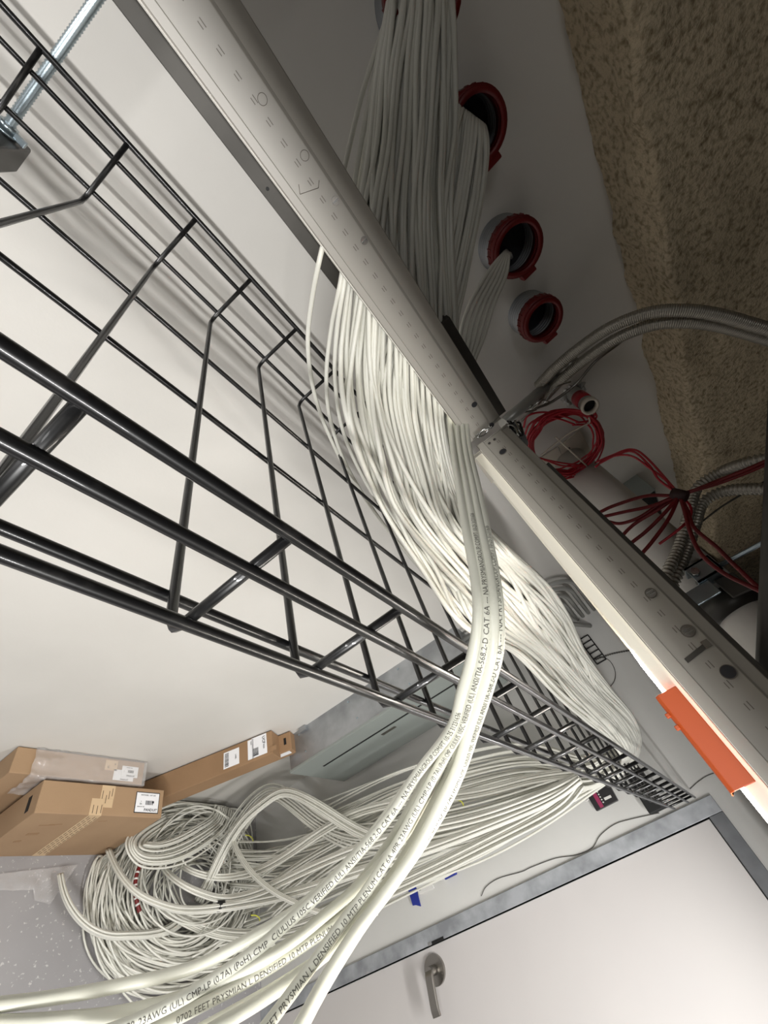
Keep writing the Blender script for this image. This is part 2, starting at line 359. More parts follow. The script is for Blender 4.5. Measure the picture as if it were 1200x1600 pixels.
# dark strut behind the first fixture
st = MB().box((-.75, .925, .0047), (.262, .949, .040)).obj('steel_strut', STRUT, label='dark grey steel strut behind the lower edge of the upper left strip light', cat='strut', bevel=.001)
MB().cyl(at(418, 295, 'Y', .9255) , at(418, 295, 'Y', .9255) + [0, -.001, 0], .003, 14).obj('bolt_hole', BLACK, parent=st)
s2 = MB().box((.33, .66, .09), (.56, .68, .117)).obj('steel_strut', STRUT, label='short dark strut rising behind the joint of the two strip lights', cat='strut', bevel=.001)

# ------------------------------------------------------------------ wire basket tray
tray = empty('wire_basket_tray', (.7, .47, -.19), 'long black wire basket cable tray running from lower left to the door wall', 'cable tray')
YA, YC = .1565, .7835; TX0, TX1 = -.62, 2.0; rw = .0037
for (y, z) in ((YA + .004, -.0905), (YA, -.1185), (YA, -.1685), (.195, -.1935), (.467, -.1935), (.625, -.1935), (YC - .003, -.0905), (YC, -.118), (YC, -.1695)):
    MB().tube([(TX0, y, z), (0, y, z), (.7, y, z), (TX1, y, z)], rw if z > -.1 or y < .3 else .0032, 10).obj('rail', WIRE, parent=tray)
xk = -.59 + .0; i = 0
cross = None
def cross_pts(x):
    r_ = .012
    return [(x, YA + .0045, -.0905), (x, YA + .0045, -.186 + r_), (x, YA + .0075, -.186 + .004), (x, YA + .0045 + r_, -.1865), (x, YC - .0045 - r_, -.1865), (x, YC - .008, -.186 + .004), (x, YC - .0045, -.186 + r_), (x, YC - .0045, -.0905)]
for i in range(26):
    x = .0125 + .1012 * (i - 6)
    if x > TX1: break
    MB().tube(np.array(cross_pts(x)) + [0, 0, 0], .0033, 8, smooth=True).obj('cross_wire', WIRE, parent=tray)
for kx in range(7):      # denser wires at the far end
    x = 1.93 - .1012 * kx + .0
    pass
# hanger rod with trapeze bracket
rodx, rody = -.182, .80
ro = empty('threaded_rod', (rodx, rody, -.2), 'zinc threaded rod hanger standing at the upper left corner of the tray', 'threaded rod')
P = np.array([(rodx, rody, z) for z in np.arange(-.215, .9, .0022)]); r = .0054 + .0011 * (np.arange(len(P)) % 2)
MB().tube(P, r, 10).obj('rod', ZINC, parent=ro)
MB().cyl((rodx, rody, -.192), (rodx, rody, -.184), .0105, 6).obj('hex_nut', ZINC, parent=ro)
MB().cyl((rodx, rody, -.1955), (rodx, rody, -.192), .013, 20).obj('washer', ZINC, parent=ro)
MB().obox((rodx + .006, rody - .004, -.194), (.016, -.004, 0), (0, .008, 0), (0, 0, .008)).obj('clip', ZINC, parent=ro, bevel=.001)
MB().box((rodx - .02, .12, -.235), (rodx + .021, .835, -.1965)).obj('trapeze_bracket', BRKT, label='dark grey square strut trapeze under the upper left end of the tray', cat='bracket', bevel=.003)
# black plate holding the tray at the door wall
MB().box((X1 - .05, .17, -.25), (X1, .30, -.19)).obj('wall_bracket', BLACK, label='black bracket plate under the far end of the tray on the door wall', cat='bracket', bevel=.003)

# ------------------------------------------------------------------ wall sleeves
def sleeve(x, z, r, label, tilt=0):
    e = empty('wall_sleeve', (x, .93, z - r), label, 'conduit sleeve')
    L = .062; n = int(L / .0068); 
    P = []; rr = []
    for i in range(n * 4):
        t = i / (n * 4 - 1); P.append((x, Y2 + .01 - (L + .01) * t, z)); rr.append(r + .0019 * math.cos(2 * math.pi * i / 4))
    MB().tube(P, rr, 40, cap=False).obj('threaded_pipe', GALV, parent=e)
    MB().ring((x, Y2 - L + .012, z), (0, -1, 0), r + .0035, r - .006, .022, 40).obj('bushing', REDB, parent=e)
    MB().ring((x, Y2 - L - .010, z), (0, -1, 0), r + .001, r - .009, .006, 40).obj('bushing_lip', REDB, parent=e)
    k = MB()
    for i in range(26):
        a = 2 * math.pi * i / 26
        k.obox((x + (r + .0030) * math.cos(a) - .0015, Y2 - L + .012, z + (r + .0030) * math.sin(a) - .0015), (.003, 0, 0), (0, -.014, 0), (0, 0, .003))
    k.obj('bushing_ribs', REDB, parent=e)
    a = -.5; 
    MB().obox((x + r * .94, Y2 - L - .012, z - .018), (.018, 0, .004), (0, .016, 0), (-.003, 0, .034)).obj('bushing_lug', REDB, parent=e, bevel=.003)
    MB().cyl((x, Y2 - .008, z), (x, Y2 - .005, z), r - .001, 40).obj('sleeve_core', CORE, parent=e)
    return e
q_ = at(655, -6, 'Y', .90); sleeve(q_[0], q_[2], .054, 'steel wall sleeve with red bushing at the very top, packed with white cables')
q_ = at(738, 200, 'Y', .90); sleeve(q_[0], q_[2], .050, 'steel wall sleeve with red bushing, second from the top, full of white cables')
sleeve(.425, .335, .052, 'steel wall sleeve with red bushing and a handful of white cables coming out')
sleeve(.597, .325, .047, 'empty steel wall sleeve with red bushing, lowest of the four in the photo')

# ------------------------------------------------------------------ white cables
def cable(P, r, label, group, m=None, name='network_cable', k=7, cat='cable'):
    mb = MB().tube(P, r, k); return mb.obj(name, m or CABLE, label=label, cat=cat, group=group, org=P[len(P) // 2])
def smooth_noise(n, amp, step=1):
    a = rng.normal(size=n) * amp; return a
rows = [  # left point, right point, half thickness
    (at(604, -60, 'Y', .93), at(700, -60, 'Y', .93), .03),
    (at(606, 0, 'Y', .88), at(708, 0, 'Y', .88), .03),
    (at(586, 110, 'Y', .84), at(712, 95, 'Y', .84), .035),
    (at(572, 230, 'Y', .76), at(712, 200, 'Y', .80), .035),
    (at(558, 330, 'Y', .70), at(706, 330, 'Y', .74), .035),
    (at(545, 430, 'Y', .672), at(715, 520, 'Y', .685), .02),
    (at(530, 560, 'Y', .655), at(725, 700, 'Y', .665), .03),
    (at(542, 660, 'Z', -.10), at(748, 800, 'Y', .60), .035),
    (at(592, 785, 'Z', -.155), at(800, 862, 'X', .60), .05),
    (at(655, 885, 'Z', -.168), at(852, 910, 'X', .76), .05),
    (at(722, 978, 'Z', -.168), at(888, 962, 'X', .92), .045),
    (at(802, 1020, 'Z', -.168), at(915, 1022, 'X', 1.12), .045),
    (at(872, 1090, 'Z', -.168), at(954, 1076, 'X', 1.35), .04),
    (at(942, 1150, 'Z', -.165), at(990, 1122, 'X', 1.6), .03),
    (at(972, 1185, 'Z', -.17), at(1001, 1162, 'X', 1.8), .022),
    (at(955, 1205, 'X', 1.82), at(985, 1195, 'X', 1.84), .02),
    (at(905, 1222, 'X', 1.84), at(935, 1215, 'X', 1.85), .02)]
rowsB = [
    (at(712, 168, 'Y', .93), at(752, 200, 'Y', .93), .02),
    (at(706, 165, 'Y', .86), at(758, 200, 'Y', .87), .025),
    (at(694, 230, 'Y', .83), at(762, 240, 'Y', .84), .03),
    (at(680, 330, 'Y', .79), at(752, 320, 'Y', .80), .03),
    (at(655, 440, 'Y', .73), at(728, 440, 'Y', .75), .03),
    (at(612, 520, 'Y', .685), at(712, 540, 'Y', .69), .02)]
def run_bundle(rws, n, layers, label, group, r=.0040, jit=.05, u0=0, u1=1, drop=0, m=None):
    L = np.array([a for a, b_, t in rws]); Rr = np.array([b_ for a, b_, t in rws]); th = np.array([t for a, b_, t in rws])
    out = []
    for i in range(n):
        lay = i % layers; cols = max(1, math.ceil(n / layers)); u = ((i // layers) + .5 * (lay % 2) + .25) / cols
        u = u0 + (u1 - u0) * min(max(u, .02), .98); wv = 1 - 2 * lay / max(1, layers - 1) if layers > 1 else 0
        # slow wander
        q = len(rws); du = np.interp(np.arange(q), np.linspace(0, q - 1, 7), rng.normal(size=7)) * jit * np.interp(np.arange(q), [0, q * .4, q * .6, q - 1], [1, 1, 2.4, 3.4])
        uu = np.clip(u + du, .01, .99); ww = np.clip(wv + np.interp(np.arange(q), np.linspace(0, q - 1, 5), rng.normal(size=5)) * .25, -1, 1)
        P = L + (Rr - L) * uu[:, None]
        aw = P / np.linalg.norm(P, axis=1)[:, None]
        P = P - aw * (th * ww * np.sqrt(np.clip(1 - (2 * uu - 1) ** 2 * .95, 0, 1)))[:, None]
        if drop:
            e = rng.integers(0, drop); P = P[:q - e] if e else P
        out.append(cable(catmull(P, 7), r, label, group, m))
    return out
run_bundle(rows, 88, 4, 'off-white network cable dropping from the topmost wall sleeve into the tray', 'bundle cables from the topmost sleeve', jit=.07)
def joinB():
    RB = []
    for (a, b_, t) in rowsB: RB.append((a, b_, t))
    for (a, b_, t) in rows[6:]: RB.append((a + (b_ - a) * .25, b_, t))
    return RB
run_bundle(joinB(), 52, 4, 'off-white network cable coming from the second wall sleeve down into the tray', 'bundle cables from the second sleeve', jit=.08)
# sleeve three: six cables that slip behind the joint
for i in range(6):
    dx = i * 5 - 12
    P = [at(795 + dx * .3, 392 + i * 2, 'Y', .93), at(790 + dx * .4, 398, 'Y', .875), at(776 + dx * 1.1, 425 + i, 'Y', .84), at(752 + dx * 1.5, 475, 'Y', .80), at(737 + dx * 1.5, 525, 'Y', .76), at(727 + dx * .6, 590, 'Y', .72), at(725 + dx * .5, 700, 'Y', .69)]
    cable(catmull(P, 8), .0040, 'off-white cable arching out of the third wall sleeve', 'few cables from the third sleeve')
# loose cables left of the bundle
for j, pts in enumerate([[(625, -20, .92), (600, 40, .88), (565, 150, .82), (538, 262, .74), (505, 382, .655), (487, 470, .66), (481, 540, .67), (490, 610, .69), (510, 670, .70), (545, 740, .70), (600, 820, .68), (665, 900, .64)],
                         [(630, -20, .92), (605, 40, .88), (578, 150, .82), (552, 300, .72), (534, 430, .66), (518, 510, .67), (510, 590, .68), (517, 660, .69), (545, 735, .69), (600, 820, .66), (670, 905, .62)],
                         [(635, -20, .92), (608, 40, .88), (584, 160, .82), (556, 320, .72), (540, 430, .66), (526, 520, .66), (524, 600, .67), (538, 680, .67), (575, 760, .67), (630, 850, .64), (690, 925, .60)]]):
    P = [at(x, y, 'Y', d_) for x, y, d_ in pts]
    cable(catmull(P, 9), .0036, ['single loose white cable bowing out farthest left of the cable bundle', 'loose white cable just right of the outermost one, left of the bundle', 'third loose white cable from the left, hugging the bundle edge'][j], None)

# ------------------------------------------------------------------ foreground cables with printed legend
LEG = "0702 FEET PRYSMIAN L DENSIFIED 10 MTP PLENUM CAT 6A 4PR 23AWG (UL) CMP-LP (0.7A) (PoH) CMP  C(UL)US 105C VERIFIED (UL) ANSI/TIA-568.2-D CAT 6A --- NA.PRYSMIANGROUP.COM/PT 10-25 31231636"
def print_on(par, P, r, text, anchor, hgt=.0036, spacing=.9, rev=True, side=None):
    """lettering wrapped on the jacket, facing the open room side"""
    c = bpy.data.curves.new('t', 'FONT'); c.body = text; c.size = hgt * 1.45; c.resolution_u = 2; c.space_character = 1.12 * spacing
    t = bpy.data.objects.new('t', c); COL.objects.link(t)
    dg = bpy.context.evaluated_depsgraph_get(); me = bpy.data.meshes.new_from_object(t.evaluated_get(dg)); bpy.data.objects.remove(t)
    bm = bmesh.new(); bm.from_mesh(me)
    for j in range(1, 7): bmesh.ops.bisect_plane(bm, geom=bm.verts[:] + bm.edges[:] + bm.faces[:], plane_co=(0, hgt * (j / 6. - .08), 0), plane_no=(0, 1, 0))
    bm.to_mesh(me); bm.free()
    if rev: P = P[::-1]
    seg = np.linalg.norm(np.diff(P, axis=0), axis=1); S_ = np.concatenate([[0], np.cumsum(seg)])
    T = np.gradient(P, axis=0); T /= np.linalg.norm(T, axis=1)[:, None]
    side = np.array(side if side is not None else (-.62, -.70, .25))
    v = np.array([x.co[:] for x in me.vertices]); pc = (R @ P.T).T; py = 800 + F * pc[:, 1] / pc[:, 2]
    sa = S_[int(np.argmin(abs(py - anchor[1])))]; s_start = sa - v[:, 0].max() * text.index(anchor[0]) / len(text)
    keep = (v[:, 0] + s_start < S_[-1] - .002) & (v[:, 0] + s_start > .002)
    s = np.clip(v[:, 0] + s_start, 0, S_[-1]); C_ = np.stack([np.interp(s, S_, P[:, i]) for i in range(3)], 1)
    Tt = np.stack([np.interp(s, S_, T[:, i]) for i in range(3)], 1)
    tocam = -C_ * 1.0; tocam = tocam / np.linalg.norm(tocam, axis=1)[:, None] * .55 + side * .45   # lettered side of the jacket
    N = tocam - Tt * (tocam * Tt).sum(1)[:, None]; N /= np.linalg.norm(N, axis=1)[:, None]; B = np.cross(N, Tt)
    a = (v[:, 1] - hgt * .5) / r
    Q = C_ + (r + .00018) * (np.cos(a)[:, None] * N + np.sin(a)[:, None] * B)
    fs = [tuple(p.vertices) for p in me.polygons if all(keep[i] for i in p.vertices)]
    MB().add(Q, fs).obj('printed_legend', INK, parent=par, label='black printed legend along the jacket')
    bpy.data.meshes.remove(me)
top = [(640, .77), (695, .64), (760, .47), (830, .37), (900, .32), (960, .295), (1020, .29), (1080, .30), (1140, .32)]
Lx = {560: 690, 640: 698, 695: 704, 760: 714, 830: 726, 900: 739, 960: 744, 1020: 735, 1080: 718, 1140: 700}
Rx = {560: 716, 640: 728, 695: 734, 760: 748, 830: 762, 900: 775, 960: 781, 1020: 780, 1080: 764, 1140: 744}
fore = [
    (0.08, .012, [(640, 1225), (560, 1330), (475, 1412), (397, 1462), (300, 1512), (167, 1544), (60, 1562), (-40, 1574)], 'plain white foreground cable reaching highest at the bottom left', None),
    (0.10, -.004, [(655, 1205), (611, 1272), (552, 1342), (500, 1396), (448, 1443), (395, 1488), (285, 1560), (170, 1612), (60, 1640)], 'white foreground cable with the clearest printed legend, second from top', ('NA.', 1228)),
    (0.30, .010, [(675, 1225), (635, 1300), (575, 1370), (510, 1428), (440, 1482), (330, 1542), (200, 1580), (80, 1594), (-40, 1600)], 'plain foreground cable beneath the clearly lettered one', None),
    (0.42, -.006, [(690, 1190), (655, 1255), (618, 1322), (573, 1392), (533, 1445), (492, 1502), (448, 1562), (400, 1625)], 'lettered foreground cable in the middle of the fan heading to the bottom edge', ('CMP-LP', 1262)),
    (0.62, .006, [(705, 1200), (668, 1275), (625, 1350), (575, 1420), (510, 1490), (420, 1556), (330, 1610)], 'foreground cable tucked in the middle of the fan beside the lettered cable', None),
    (0.72, -.006, [(714, 1200), (683, 1265), (645, 1335), (595, 1405), (553, 1460), (508, 1530), (470, 1600)], 'foreground cable on the right of the fan near the door frame', None),
    (0.95, -.002, [(722, 1200), (697, 1255), (658, 1320), (611, 1386), (570, 1440), (528, 1505), (490, 1570), (455, 1640)], 'rightmost foreground cable with lettering along its shaded edge', ('CMP-LP', 1308)),
    (0.50, .016, [(680, 1220), (620, 1320), (555, 1415), (478, 1475), (395, 1528), (285, 1586), (180, 1640)], 'foreground cable with small lettering at bottom left, low in the fan', ('PLENUM', 1470)),
    (0.85, .014, [(715, 1210), (665, 1300), (600, 1400), (530, 1475), (445, 1535), (350, 1590), (260, 1640)], 'foreground cable behind the fan, above the bottom edge', None),
    (0.25, .020, [(665, 1220), (600, 1330), (520, 1425), (425, 1497), (320, 1555), (200, 1602), (90, 1635)], 'thin-looking foreground cable hidden low behind the fan at bottom left', None),
]
RF = .0041
for u, dz, pts, lb, ps in fore:
    P = []
    P.append(dep(Lx[560] + (Rx[560] - Lx[560]) * u, 560, .86 + dz))
    for (y, d_) in top:
        P.append(dep(Lx[y] + (Rx[y] - Lx[y]) * u, y, d_ + dz * min(1, d_ / .4)))
    (xa, ya), (xb, yb) = pts[-2:]; f_ = 110 / math.hypot(xb - xa, yb - ya); pts = pts + [(xb + (xb - xa) * f_, yb + (yb - ya) * f_)]
    n = len(pts)
    for i, (x, y) in enumerate(pts):
        t = i / (n - 1); P.append(dep(x, y, (.345 - .095 * t ** 1.6) + dz * (1 - .3 * t)))
    P = catmull(P, 10)
    o = cable(P, RF, lb, None, CABLEW, k=20)
    if ps is not None: print_on(o, P, RF, LEG, ps)

# ------------------------------------------------------------------ cables draping behind the tray to the floor pile
def pile(px, py, h=0., wall=0.):
    r = ray(px, py); t = 1e9
    for ax, lim in ((2, ZF + .03 + h), (0, 1.93 - wall), (1, .90)):
        v = r[ax]
        if (ax == 2 and v < 0) or (ax != 2 and v > 0): t = min(t, lim / v)
    return r * t
def strands(name_pts, n, wpx, h, label, group, wall=.03, dep_=.02, jit=.18, r=.0038, m=None, layers=3, taper=None):
    pts = np.array(name_pts, float); q = len(pts)
    T = np.gradient(pts, axis=0); T /= np.linalg.norm(T, axis=1)[:, None]; Nn = np.stack([-T[:, 1], T[:, 0]], 1)
    W_ = np.interp(np.linspace(0, 1, q), np.linspace(0, 1, len(wpx)), wpx) if hasattr(wpx, '__len__') else np.full(q, wpx)
    hh = np.interp(np.linspace(0, 1, q), np.linspace(0, 1, len(h)), h) if hasattr(h, '__len__') else np.full(q, h)
    for i in range(n):
        u = (i + .5) / n - .5; du = u + np.interp(np.arange(q), np.linspace(0, q - 1, max(3, q // 2)), rng.normal(size=max(3, q // 2))) * jit * .5
        hk = hh + (i % layers) * dep_ / layers + abs(rng.normal()) * .004
        P2 = pts + Nn * (du * W_)[:, None]
        P3 = np.array([pile(P2[j, 0], P2[j, 1], hk[j], wall + (i % layers) * dep_ / layers + hh[j] * .5) for j in range(q)])
        P3 = catmull(P3, 9)
        # ease kinks where the run changes from floor to wall
        for _ in range(10): P3[1:-1] = .25 * P3[:-2] + .5 * P3[1:-1] + .25 * P3[2:]
        cable(P3, r, label, group, m)
GD = 'cables draping from the tray end to the floor pile'
LD = 'white network cable draping from the far end of the tray down to the pile on the floor'
strands([(990, 1182), (950, 1196), (906, 1217), (830, 1262), (740, 1305), (640, 1345), (540, 1385), (450, 1425), (380, 1452)], 16, (26, 70, 60), (.03, .03, .03, .0), "white cable in the lowest run draping from tray end to pile", "lowest run of draping cables", wall=.03)
strands([(990, 1182), (950, 1196), (910, 1213), (840, 1240), (740, 1275), (640, 1300), (540, 1330), (440, 1352), (360, 1350)], 20, (26, 95, 70), .08, "white cable in the broad middle run draping from tray end to pile", "middle run of draping cables", wall=.05)
strands([(990, 1182), (950, 1196), (915, 1215), (830, 1205), (740, 1225), (650, 1255), (560, 1300), (470, 1350), (400, 1400)], 16, (26, 60, 90), .10, "white cable in the upper run crossing down behind the foreground cables to the pile", "upper run of draping cables", wall=.06)
strands([(990, 1182), (950, 1196), (905, 1200), (820, 1180), (720, 1200), (620, 1232), (540, 1270), (480, 1300)], 12, (26, 50, 60), (.10, .1, .1, .02), "white cable in the topmost thin run draping just below the electrical panel", "topmost run of draping cables", wall=.05)
strands([(880, 1235), (780, 1270), (690, 1295), (600, 1308), (540, 1305), (495, 1283), (457, 1252), (425, 1236), (395, 1258), (366, 1300), (340, 1350)], 14, (40, 60, 30, 26, 30), (.05, .1, .17, .17, .17, .03), "white cable in the run that humps up over the right of the pile", "humped run of cables", wall=.10, jit=.1)
strands([(990, 1182), (950, 1196), (888, 1227), (780, 1300), (690, 1352), (600, 1392), (500, 1440), (400, 1480), (300, 1502), (230, 1480)], 10, (20, 50, 40), .03, "white cable in the run hanging nearest the door frame down to the pile's lower edge", "run of cables nearest the door frame", wall=.02)
# floor pile
GP = 'cables coiled in the pile on the floor'; LP = 'white network cable looped in the tangled coil pile on the grey floor'
cx, cy = 1.57, .605
def loops(n, h0, h1, rx, ry, cjit):
    for i in range(n):
        ax = rng.uniform(*rx); ay = ax * rng.uniform(.72, .85); ph = rng.uniform(0, 6.28); c = np.array([cx, cy]) + rng.normal(size=2) * cjit
        t = np.linspace(0, 2 * math.pi * rng.uniform(.8, 1.1), 34) + ph; wob = rng.uniform(0, 6.28, 3)
        x = c[0] + ax * np.cos(t) + .012 * np.sin(3 * t + wob[0]); y = c[1] + ay * np.sin(t) + .012 * np.sin(2 * t + wob[1])
        z = ZF + h0 + (h1 - h0) * i / n + .012 * np.sin(2 * t + wob[2]) + .01
        x = np.clip(x, 1.13, 1.99); y = np.clip(y, .22, .92)
        # keep clear of the carton standing at the left
        y = np.where((x < 1.235) & (y > .72), .72, y)
        cable(catmull(np.stack([x, y, z], 1), 2), .0038, LP, GP)
LP = 'white network cable in the large bottom rings of the floor pile'; GP = 'bottom rings of the floor pile'
loops(26, .0, .05, (.36, .42), None, .012)
LP = 'white network cable in the medium rings halfway up the floor pile'; GP = 'medium rings of the floor pile'
loops(22, .04, .10, (.24, .40), None, .03)
LP = 'white network cable in the small tangled rings at the centre of the floor pile'; GP = 'small rings of the floor pile'
loops(14, .08, .14, (.14, .30), None, .04)
k_ = MB()
for i in range(46):
    ax = rng.uniform(.16, .42); ph = rng.uniform(0, 6.28); c = np.array([1.6, .60]) + rng.normal(size=2) * .035; t = np.linspace(0, 6.1, 24) + ph; wb = rng.uniform(0, 6.28, 3)
    x = np.clip(c[0] + ax * np.cos(t) + .02 * np.sin(3 * t + wb[0]), 1.14, 1.99); y = np.clip(c[1] + ax * .78 * np.sin(t) + .02 * np.sin(2 * t + wb[1]), .22, .92)
    z = ZF + .008 + .10 * rng.uniform() * (1.2 - ax / .45) + .010 * np.sin(2 * t + wb[2]) + .012; y = np.where((x < 1.235) & (y > .72), .72, y)
    k_.tube(catmull(np.stack([x, y, z], 1), 2), .0037, 6)
for i in range(26):
    a_ = rng.uniform(0, 1); pts_ = [(700, 1250 + 60 * a_), (560, 1290 + 70 * a_ + rng.normal() * 8), (430, 1330 + 80 * a_ + rng.normal() * 14), (340, 1330 + 90 * a_)]
    k_.tube(catmull([pile(x, y, .02, .0) for x, y in pts_], 8), .0037, 6)
k_.obj('cable_tangle', CABLE, label='mass of white network cables buried deep inside the floor pile', cat='cables', kind='stuff')
strands([(169, 1327), (185, 1362), (212, 1394), (248, 1412), (290, 1422), (345, 1418), (400, 1408), (470, 1392), (560, 1362), (660, 1330), (760, 1292), (860, 1250), (906, 1217)], 7, (9, 16, 13), (.04, .2, .22, .2, .2, .12), "white cable in the black-taped bundle sweeping round the pile's left front", "black-taped bundle on the pile", wall=.16, jit=.05)
strands([(250, 1345), (262, 1364), (285, 1382), (315, 1396), (352, 1405), (400, 1395), (450, 1372), (520, 1340), (620, 1305), (740, 1280), (850, 1240), (905, 1212)], 6, (8, 14, 14), (.03, .2, .22, .2, .2, .08), "white cable in the small bundle curving across the middle of the pile", "middle curved bundle on the pile", wall=.17, jit=.05)
strands([(262, 1278), (225, 1300), (212, 1318), (222, 1333), (250, 1336), (285, 1326), (320, 1305), (345, 1285), (352, 1262)], 14, (20, 40, 44, 30), (.06, .15, .17, .17, .15, .04), "white cable in the wide fan arching near the labelled front carton", "fan of cables by the carton", wall=.12, jit=.06)
strands([(640, 1325), (560, 1300), (495, 1258), (445, 1236), (408, 1258), (378, 1285), (352, 1325), (328, 1375), (310, 1410)], 7, (22, 14, 14), (.05, .12, .18, .22, .24, .22, .03), "white cable in the straight diagonal bundle crossing the top of the pile", "diagonal bundle on the pile", wall=.19, jit=.05)
strands([(362, 1298), (368, 1325), (390, 1360), (420, 1388), (455, 1408), (520, 1432), (590, 1425)], 4, 9, (.16, .24, .24, .2, .05), "white cable in the thin bundle branching down right from the diagonal bundle", "thin branching bundle on the pile", wall=.2, jit=.05)
strands([(300, 1420), (270, 1450), (235, 1460), (200, 1462), (170, 1462), (140, 1450), (115, 1425), (100, 1395), (94, 1365)], 7, (16, 14, 12, 8), (.02, .12, .08, .01), 'white cable in the bundle curving out of the pile over bare floor', 'cables of the bundle sweeping left over bare floor', wall=.05, jit=.06, m=CABLE)
strands([(255, 1418), (290, 1440), (340, 1458), (400, 1462), (470, 1450), (570, 1408), (670, 1362), (770, 1312), (870, 1260), (904, 1220)], 9, (14, 26, 26), (.02, .10, .13, .12, .05), "white cable in the bundle sagging along the front of the pile", "front bundle on the pile", wall=.1, jit=.06)
strands([(275, 1345), (300, 1362), (345, 1372), (400, 1362), (450, 1335), (500, 1300), (560, 1268), (640, 1250), (740, 1240), (830, 1216), (910, 1205)], 6, (8, 14, 16), (.02, .18, .2, .2, .1, .1, .1, .1), "white cable in the bundle curving up right out of the pile centre", "centre bundle on the pile", wall=.15, jit=.06)
strands([(158, 1400), (168, 1440), (195, 1478), (240, 1500), (300, 1508), (370, 1500), (430, 1478)], 7, (10, 24, 18), (.0, .03, .05, .03), "white cable on the outermost front edge of the pile over grey floor", "outermost edge of the pile", wall=.05, jit=.08)
# black tape wraps and coloured ties on the pile, red striped cable
for (x, y, x2, y2, m, lb, h_) in ((340, 1416, 352, 1423, BLACK, 'black tape wrapped round a cable bundle on the pile', .225), (546, 1397, 554, 1405, BLACK, 'black tape mark on draping cables', .1)):
    a = pile(x, y, h_, .17); b_ = pile(x2, y2 - 8, h_, .17); MB().tube([a, b_], .019, 14).obj('tape_band', m, label=lb, cat='tape')
for (x, y, h_, lb) in ((383, 1305, .15, 'yellow cable tie by the upper edge of the pile'), (392, 1430, .16, 'yellow cable tie low in the pile'), (713, 1250, .1, 'yellow cable tie on the draping cables')):
    a = pile(x, y, h_, .2); P = catmull([a, a + [.02, -.004, .006], a + [.045, -.012, 0], a + [.06, -.02, -.012]], 5)
    MB().tube(P, .0024, 6).obj('cable_tie', YEL, label=lb, cat='cable tie')
P = np.array([pile(x, y, .16, .12) for x, y in ((222, 1345), (214, 1365), (211, 1385), (213, 1405), (218, 1425))]); P = catmull(P, 12)
rc = MB().tube(P, .0075, 10).obj('striped_cable', REDB, label='red and white striped cord half buried in the floor pile', cat='cord')
k = MB()
for i in range(4, len(P) - 3, 6): k.tube([P[i], P[i] + (P[i + 2] - P[i]) * .9], .0079, 10)
k.obj('white_stripe', PLATE, parent=rc, label='white stripes')

# ------------------------------------------------------------------ cartons
def text_mesh(body, size, o, ux, uy, par, m, name='lettering', label=None, th=.0004, bold=0):
    c = bpy.data.curves.new('t', 'FONT'); c.body = body; c.size = size; c.resolution_u = 2; c.offset = bold
    t = bpy.data.objects.new('t', c); COL.objects.link(t)
    dg = bpy.context.evaluated_depsgraph_get(); me = bpy.data.meshes.new_from_object(t.evaluated_get(dg)); bpy.data.objects.remove(t)
    o, ux, uy = map(lambda q: np.array(q, float), (o, ux, uy)); ux /= np.linalg.norm(ux); uy /= np.linalg.norm(uy); n = np.cross(ux, uy)
    V = [o + ux * v.co.x + uy * v.co.y + n * th for v in me.vertices]
    MB().add(V, [tuple(p.vertices) for p in me.polygons]).obj(name, m, parent=par, label=label); bpy.data.meshes.remove(me)
def barcode(par, o, ux, uy, w_, h_, n=18):
    o, ux, uy = map(lambda q: np.array(q, float), (o, ux, uy)); ux /= np.linalg.norm(ux); uy /= np.linalg.norm(uy); nn = np.cross(ux, uy); k = MB(); x = 0
    while x < w_:
        a = random.choice((.02, .03, .05)) * w_; k.obox(o + ux * x + nn * .0002, ux * a, uy * h_, nn * .0003); x += a + random.choice((.02, .04)) * w_
    k.obj('barcode', INKB, parent=par)
def label_card(par, o, ux, uy, w_, h_, lines, bc=None, border=True, bg=None):
    o, ux, uy = map(lambda q: np.array(q, float), (o, ux, uy)); ux /= np.linalg.norm(ux); uy /= np.linalg.norm(uy); n = np.cross(ux, uy)
    if border: MB().obox(o - ux * .003 - uy * .003, ux * (w_ + .006), uy * (h_ + .006), n * .0006).obj('label_border', INKB, parent=par)
    MB().obox(o, ux * w_, uy * h_, n * .001).obj('paper_label', bg or LABEL, parent=par)
    for (tx, x, y, sz) in lines: text_mesh(tx, sz, o + ux * x * w_ + uy * y * h_ + n * .001, ux, uy, par, INKB, bold=sz * .02)
    if bc: barcode(par, o + ux * bc[0] * w_ + uy * bc[1] * h_ + n * .001, ux, uy, bc[2] * w_, bc[3] * h_)
def carton(name, o, u, v, w_, label, m=CARD, bev=.003):
    e = empty(name, np.array(o), label, 'cardboard box'); MB().obox(o, u, v, w_).obj('box_body', m, parent=e, bevel=bev); return e
c1 = carton('carton', (.735, .735, ZF), (.472, 0, 0), (0, .104, 0), (0, 0, .37), 'large brown carton standing in front on the floor with paper tape over its edge')
ZT = ZF + .37
